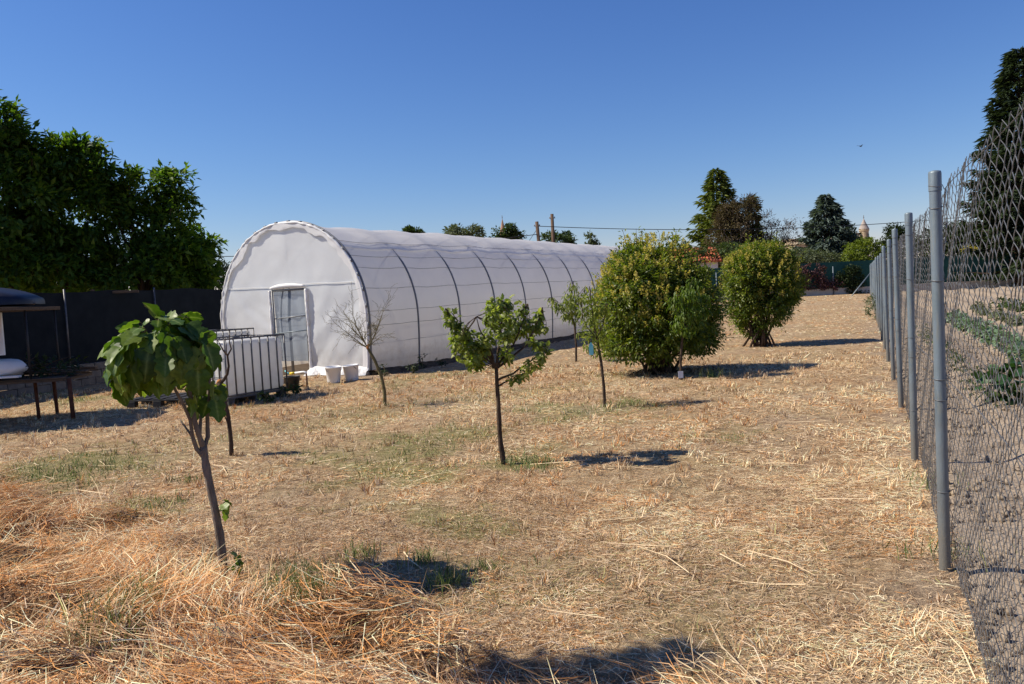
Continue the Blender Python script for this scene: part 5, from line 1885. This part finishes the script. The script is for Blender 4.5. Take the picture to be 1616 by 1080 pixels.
# ------------------------------------------------------------------ walnut trees over the net fence
WD = 25.0
big_tree('walnut_tree', 'tallest dark walnut tree at the picture edge, yellowing near its top', 'tree', -30, 20.5,
         [(-40, 300, 100, 110), (-10, 230, 55, 50), (-60, 190, 60, 60), (10, 200, 16, 28), (30, 330, 70, 80), (-30, 400, 110, 70), (0, 440, 110, 40)], 560, 32, .30, .20, .085, M['walnut'], M['bark_dark'], .2, 'walnut trees', .5, shoots=26)
big_tree('walnut_tree', 'broad dark walnut tree between the tallest one and a slimmer one', 'tree', 100, 21.5,
         [(105, 345, 72, 90), (110, 260, 44, 34), (125, 240, 18, 22), (60, 290, 40, 45), (90, 420, 90, 60), (150, 310, 30, 50), (40, 400, 60, 50), (90, 445, 90, 36), (140, 225, 8, 10), (160, 275, 18, 18)], 580, 32, .30, .20, .085, M['walnut'], M['bark_dark'], .2, 'walnut trees', .5, shoots=26)
big_tree('walnut_tree', 'slimmer dark walnut tree with open leafy branch tips over the net fence', 'tree', 225, 22.0,
         [(215, 360, 40, 55), (205, 295, 22, 20), (270, 300, 22, 30), (245, 290, 20, 24), (255, 375, 48, 50), (220, 420, 80, 45), (285, 410, 40, 36), (180, 330, 30, 50), (278, 340, 18, 30), (215, 448, 90, 34), (284, 285, 12, 14), (215, 272, 8, 10), (268, 282, 8, 12), (284, 320, 14, 20)], 330, 32, .28, .20, .085, M['walnut'], M['bark_dark'], .17, 'walnut trees', .45, shoots=20)
big_tree('walnut_tree', 'smallest walnut beside the tunnel, one branch tip against the sky', 'tree', 305, 23.0,
         [(305, 420, 30, 36), (326, 388, 13, 11), (318, 405, 16, 16), (280, 425, 40, 36), (290, 450, 50, 26), (295, 380, 14, 24), (322, 440, 24, 24)], 230, 28, .26, .19, .08, M['walnut'], M['bark_dark'], .1, 'walnut trees', .4, shoots=6)
big_tree('yellowing_tree', 'yellow green tree top showing between the walnut crowns', 'tree', 5, 20.6, [(10, 235, 22, 28), (-5, 260, 22, 30), (35, 250, 14, 12)], 60, 26, .3, .18, .08, M['walnut_y'], M['bark_dark'], .1, None, .4)
big_tree('hedge', 'dark evergreen hedge showing between the walnuts and the tunnel', 'hedge', 345, 40, [(335, 440, 30, 22), (352, 436, 12, 18), (310, 450, 40, 22)], 120, 24, .3, .16, .06, M['darkcon'], M['bark_dark'], .08, None, .4)

# ------------------------------------------------------------------ trees behind the tunnel
bt = [('round_tree', 'low rounded grey green tree top just above the tunnel roof ridge', 728, 364, [(728, 368, 30, 13), (718, 366, 18, 10), (745, 372, 22, 12)], M['grey_leaf']),
      ('small_tree', 'two small dark tree tips flanking the brown spire', 797, 372, [(784, 372, 7, 9), (806, 368, 8, 12), (815, 374, 8, 8)], M['mid']),
      ('round_tree', 'dark green round tree beneath the two utility poles', 880, 378, [(880, 382, 26, 18), (868, 378, 14, 12), (898, 386, 14, 12)], M['mid']),
      ('slender_tree', 'thin wispy tree standing beyond the falling end of the tunnel roof', 933, 385, [(932, 386, 6, 16), (937, 395, 12, 10), (928, 398, 10, 8)], M['grey_leaf']),
      ('tree_top', 'tiny dark tree tip peeping over the highest part of the tunnel roof', 650, 362, [(646, 367, 6, 4), (660, 369, 5, 3)], M['mid'])]
for nm, lb, u, v, bl, mt in bt:
    dd_ = 105
    big_tree(nm, lb, 'tree', u, dd_, [q + (dd_,) for q in bl], 70, 26, .55, .42, .2, mt, M['bark_dark'], .18, None, .35, zlow=-1)

# ------------------------------------------------------------------ trees beyond the end fence
conifer('cedar_tree', 'tall yellow green conifer with drooping tiered branches and a pointed top', 1130, 266, 455, 78, 82, M['cedar'], 24, 300, .62, None, .72, .06, .80, .06, wide=.34)
big_tree('cypress_tree', 'brownish half dry conifer leaning against the tall yellow green one', 'tree', 1165, 75,
         [(1160, 385, 42, 62), (1178, 340, 22, 28), (1184, 320, 8, 12), (1150, 350, 18, 34), (1195, 400, 30, 36)], 300, 30, .55, .34, .07, M['browncon'], M['bark'], .2, None, .35, 26)
conifer('cypress_tree', 'slim dark green conifer tip rising behind the brownish one', 1186, 308, 440, 79, 24, M['cedar'], 14, 120, .5, None, .5, -.1, .7, .1)
big_tree('thin_tree', 'sparse reddish brown tree with thin bare branches against the sky', 'tree', 1225, 76,
         [(1222, 375, 26, 34), (1248, 368, 14, 22), (1212, 350, 10, 16), (1240, 395, 26, 26), (1256, 352, 8, 8)], 110, 12, .5, .30, .05, M['rusty'], M['bark'], .12, None, .3, 44)
conifer('blue_cedar', 'broad blue grey cedar with a dense pyramid crown', 1303, 306, 455, 72, 84, M['bluecedar'], 30, 420, .52, None, .42, .06, .92, .04, wide=.4)
big_tree('dark_tree', 'dark bushy tree between the blue cedar and the church turret', 'tree', 1342, 75, [(1338, 388, 24, 28), (1330, 410, 30, 24), (1352, 398, 18, 20)], 130, 26, .5, .30, .13, M['dark'], M['bark_dark'], .15, None, .4)
big_tree('lime_shrub', 'round lime green shrub topping the end fence', 'shrub', 1364, 63.5, [(1364, 398, 27, 21), (1345, 410, 22, 18), (1380, 410, 20, 22), (1360, 425, 26, 20)], 150, 28, .3, .20, .10, M['lime'], M['bark'], .08, None, .45)
big_tree('dark_tree', 'dark green tree showing just behind the far fence posts', 'tree', 1412, 85, [(1412, 378, 18, 20), (1425, 392, 26, 26), (1400, 395, 16, 18)], 120, 26, .55, .34, .15, M['dark'], M['bark_dark'], .15, None, .4)
big_tree('dark_tree', 'wide dark tree behind the wire mesh, under the tallest conifer', 'tree', 1500, 80, [(1490, 392, 40, 34), (1460, 400, 30, 26), (1530, 385, 34, 36), (1580, 390, 40, 34)], 260, 26, .7, .36, .16, M['dark'], M['bark_dark'], .18, None, .4)
conifer('tall_conifer', 'very tall dark conifer behind the wire mesh at the edge of the garden', 1607, 76, 455, 60, 118, M['darkcon'], 36, 400, .62, None, .5, .12, .85, .05, wide=.36)
big_tree('shrub', 'dark green shrub below the brownish conifer', 'shrub', 1160, 66, [(1155, 398, 34, 14), (1100, 402, 26, 9), (1190, 404, 26, 14)], 110, 26, .32, .22, .10, M['mid'], M['bark_dark'], .08, None, .4)
big_tree('shrub', 'soft green bushes along the end fence below the blue cedar', 'shrub', 1275, 64, [(1270, 408, 26, 14), (1300, 410, 24, 12), (1248, 410, 18, 14)], 110, 26, .32, .2, .09, M['grey_leaf'], M['bark_dark'], .08, None, .4)
big_tree('flowering_shrub', 'pale cream flowering shrub behind the garden end of the net fence', 'shrub', 1533, 62.5, [(1533, 398, 12, 8), (1526, 404, 10, 7)], 34, 26, .25, .18, .1, M['blossom'], M['bark'], .06, None, .3)
# climbers hanging on the end fence
for nm, lb, bl, mt, n in (('purple_creeper', 'purple leaved creeper spread over the green end fence', [(1262, 435, 22, 20), (1285, 425, 20, 10), (1296, 440, 14, 18), (1310, 447, 18, 10), (1278, 452, 30, 7), (1325, 448, 14, 8)], M['purple'], 110),
                          ('green_creeper', 'green creeper hanging over the end fence under the lime shrub', [(1345, 436, 22, 18), (1352, 455, 16, 12), (1330, 440, 14, 10)], M['dark'], 90)):
    b0 = [px_blob(*q, EY - .2, .28) for q in bl]
    base = Vector((b0[0][0][0], EY - .25, hz(b0[0][0][0], EY)))
    root = empty(nm, base, 0, lb, 'creeper')
    foliage('foliage', b0, n, 24, .24, .14, .08, mt, root, T_SIMPLE, .1, .3, -1, .6, origin=base)
    mb = MB(); mb.tube(bend((0, -.02, -.05), Vector(b0[0][0]) - base, 4, 0, .03), .02, 5); mb.build('stem', M['bark_dark'], root, True)

# ------------------------------------------------------------------ buildings, spires, poles
hx = at(1070, 410, 66)
house = empty('tiled_house', (hx.x, 66, hz(hx.x, 66)), -.12, 'low white house with a red clay tile roof behind the great bushes', 'house')
mb = MB(); mb.box((-.5, 3, 1.55), (7.4, 6, 3.3)); mb.build('wall', M['plaster'], house, bevel=.02)
mb = MB()
rz0, rz1 = 3.15, 4.35
nt_ = 34
for side in (0, 1):
    for i in range(nt_):
        x = -4.5 + 8.0 * (i + .5) / nt_
        for k in range(7):
            t0, t1 = k / 7, (k + 1.12) / 7
            y0, y1 = (-.4 + 3.4 * t0, -.4 + 3.4 * t1) if side == 0 else (6.4 - 3.4 * t0, 6.4 - 3.4 * t1)
            z0_, z1_ = rz0 + (rz1 - rz0) * t0 + .05, rz0 + (rz1 - rz0) * t1 + .02
            mb.tube([(x, y0, z0_), (x, y1, z1_)], [.125, .11], 7)
mb.add([(-4.5, -.4, rz0), (3.5, -.4, rz0), (3.5, 3, rz1 - .02), (-4.5, 3, rz1 - .02), (3.5, 6.4, rz0), (-4.5, 6.4, rz0)], [(0, 1, 2, 3), (3, 2, 4, 5), (0, 3, 5), (1, 4, 2)])
mb.tube([(-4.5, 3, rz1 + .05), (3.5, 3, rz1 + .05)], .14, 8)
mb.build('roof', M['tile'], house, True)
mb = MB(); mb.box((2.3, -.012, 1.9), (1.1, .05, 1.2)); w = mb.build('window', M['glass'], house)
mb = MB(); mb.box((2.3, -.03, 1.27), (1.3, .14, .07)); mb.build('sill', M['concrete'], w)
mb = MB(); mb.box((-2.0, -.012, 1.0), (.95, .05, 2.0)); dr_ = mb.build('door', M['wood'], house)
mb = MB(); mb.tube([(-1.66, -.06, 1.0), (-1.66, -.06, 1.12)], .02, 6); mb.build('handle', M['steel'], dr_)


def tower(name, label, u, v_top, d, w, shaft_top_v, mat_s, mat_c, sides=8, finial=True):
    p = at(u, v_top, d); q = at(u, shaft_top_v, d)
    b = Vector((p.x, d, 0))
    root = empty(name, b, .3, label, 'tower')
    mb = MB()
    mb.lathe([(w / 2, 0), (w / 2, q.z - .6), (w / 2 * 1.12, q.z - .5), (w / 2 * 1.12, q.z), (w / 2 * .9, q.z)], k=sides); mb.build('shaft', mat_s, root)
    mb = MB(); mb.lathe([(w / 2 * 1.15, q.z + .01), (w / 2 * .5, q.z + (p.z - q.z) * .55), (.02, p.z)], k=sides)
    sp = mb.build('spire', mat_c, root)
    mb = MB()
    for k in range(4):
        a = math.pi / 2 * k + .2
        mb.box((w / 2 * .97 * math.cos(a), w / 2 * .97 * math.sin(a), q.z - 2.2), (.5, .5, 1.6), a)
    mb.build('opening', M['glass'], root)
    if finial:
        mb = MB(); mb.tube([(0, 0, p.z - .1), (0, 0, p.z + .9)], .09, 6); mb.lathe([(.01, p.z + .1), (.2, p.z + .3), (.01, p.z + .5)], k=8); mb.build('finial', M['steel'], sp)
    return root


tower('church_turret', 'round stone turret with a pale conical cap beside the church', 1363, 345, 230, 2.5, 362, M['stone'], M['slate'], 16)
tower('church_spire', 'slender brown stone spire rising above the tunnel roof', 792.5, 345, 240, 2.5, 376, M['spirestone'], M['spirestone'], 8)
cp = at(1290, 384, 245)
church = empty('church', (cp.x, 245, 0), .15, 'tan stone church half hidden behind the cedars', 'church')
mb = MB(); hgt = cp.z
mb.box((0, 0, hgt / 2 - .5), (22, 14, hgt)); mb.box((9, -2, hgt * .5 + .8), (4, 7, hgt + 3)); mb.box((-8.5, -1, hgt * .5 + .4), (3, 6, hgt + 2.0)); mb.build('wall', M['stone'], church, bevel=.1)
mb = MB(); mb.add([(-11.3, -7.4, hgt - .5), (11.3, -7.4, hgt - .5), (11.3, 0, hgt + 1.6), (-11.3, 0, hgt + 1.6), (11.3, 7.4, hgt - .5), (-11.3, 7.4, hgt - .5)], [(0, 1, 2, 3), (3, 2, 4, 5), (0, 3, 5), (1, 4, 2)]); mb.build('roof', M['stone'], church)
for k in range(6):
    mb = MB(); mb.box((-8 + 3.1 * k, -7.02, hgt * .55), (1.2, .1, 3.4)); mb.build('window', M['glass'], church)


def pole(label, u, v, d, r, lean=0.0):
    t = at(u, v, d)
    x0 = t.x + lean
    root = empty('utility_pole', (x0, d, hz(x0, d)), 0, label, 'pole', 'timber utility poles')
    H = t.z - root.location.z
    mb = MB(); mb.tube([(0, 0, -.3), (-lean * .5, 0, H * .5), (-lean, 0, H)], [r * 1.3, r * 1.1, r], 10); mb.build('shaft', M['pole'], root, True)
    mb = MB(); mb.tube([(-lean - .25, -.05, H - .35), (-lean + .25, -.05, H - .35)], .03, 6)
    for s in (-.2, .2): mb.lathe([(.03, 0), (.045, .05), (.03, .1), (.01, .12)], (-lean + s, -.05, H - .34), 8)
    mb.build('insulator', M['steel'], root, True)
    return t


pa = pole('shorter leaning utility pole that carries the cable', 847, 350, 63, .13, .35)
pb = pole('taller straight utility pole next to the leaning one', 871, 338, 66, .13)
pc = pole('utility pole at the edge beyond the tall conifer', 1650, 322, 74, .13)
pd = pole('utility pole hidden among the walnut trees', 60, 395, 60, .13)


def cable(a, b, sag, label, r=.028):
    mb = MB()
    a = Vector(a); b = Vector(b)
    n = 40
    pts = []
    for i in range(n + 1):
        t = i / n
        p = a.lerp(b, t); p.z -= sag * 4 * t * (1 - t)
        pts.append(p - a)
    mb.tube(pts, r, 5)
    o = mb.build('overhead_cable', M['cable'], None, True); o.location = a
    return tag(o, label, 'cable', 'overhead cables')


cable(pa - Vector((0, 0, .35)), pc - Vector((0, 0, .35)), .95, 'black overhead cable running from the leaning pole past the conifers')
cable(pa - Vector((0, .1, 1.0)), pd - Vector((0, 0, .3)), .8, 'black overhead cable dipping behind the tunnel towards the walnut trees')
cable(pa - Vector((-.05, 0, .5)), Vector((pa.x - 1.6, pa.y, pa.z - 2.6)), .05, 'short stay wire slanting down from the leaning pole', .02)

# a bird in the sky
bp_ = at(1358, 231, 38)
bird = empty('bird', bp_, .6, 'small dark bird flying in the open sky', 'bird')
mb = MB()
mb.tube([(-.10, 0, .0), (-.07, 0, .004), (-.02, 0, .0), (.04, 0, .0), (.075, 0, .012), (.10, 0, .012), (.125, 0, .008)], [.004, .014, .028, .030, .019, .017, .002], 8)
mb.add([(-.09, -.008, .002), (-.09, .008, .002), (-.17, .03, .0), (-.17, -.03, .0)], [(0, 1, 2, 3)])
for s in (1, -1):
    mb.add([(.05, s * .02, .012), (-.02, s * .02, .01), (-.045, s * .11, .05), (.035, s * .12, .055), (-.03, s * .22, .035), (-.01, s * .235, .036)], [(0, 1, 2, 3), (3, 2, 4, 5)])
mb.build('bird_body', M['bird'], bird, True)
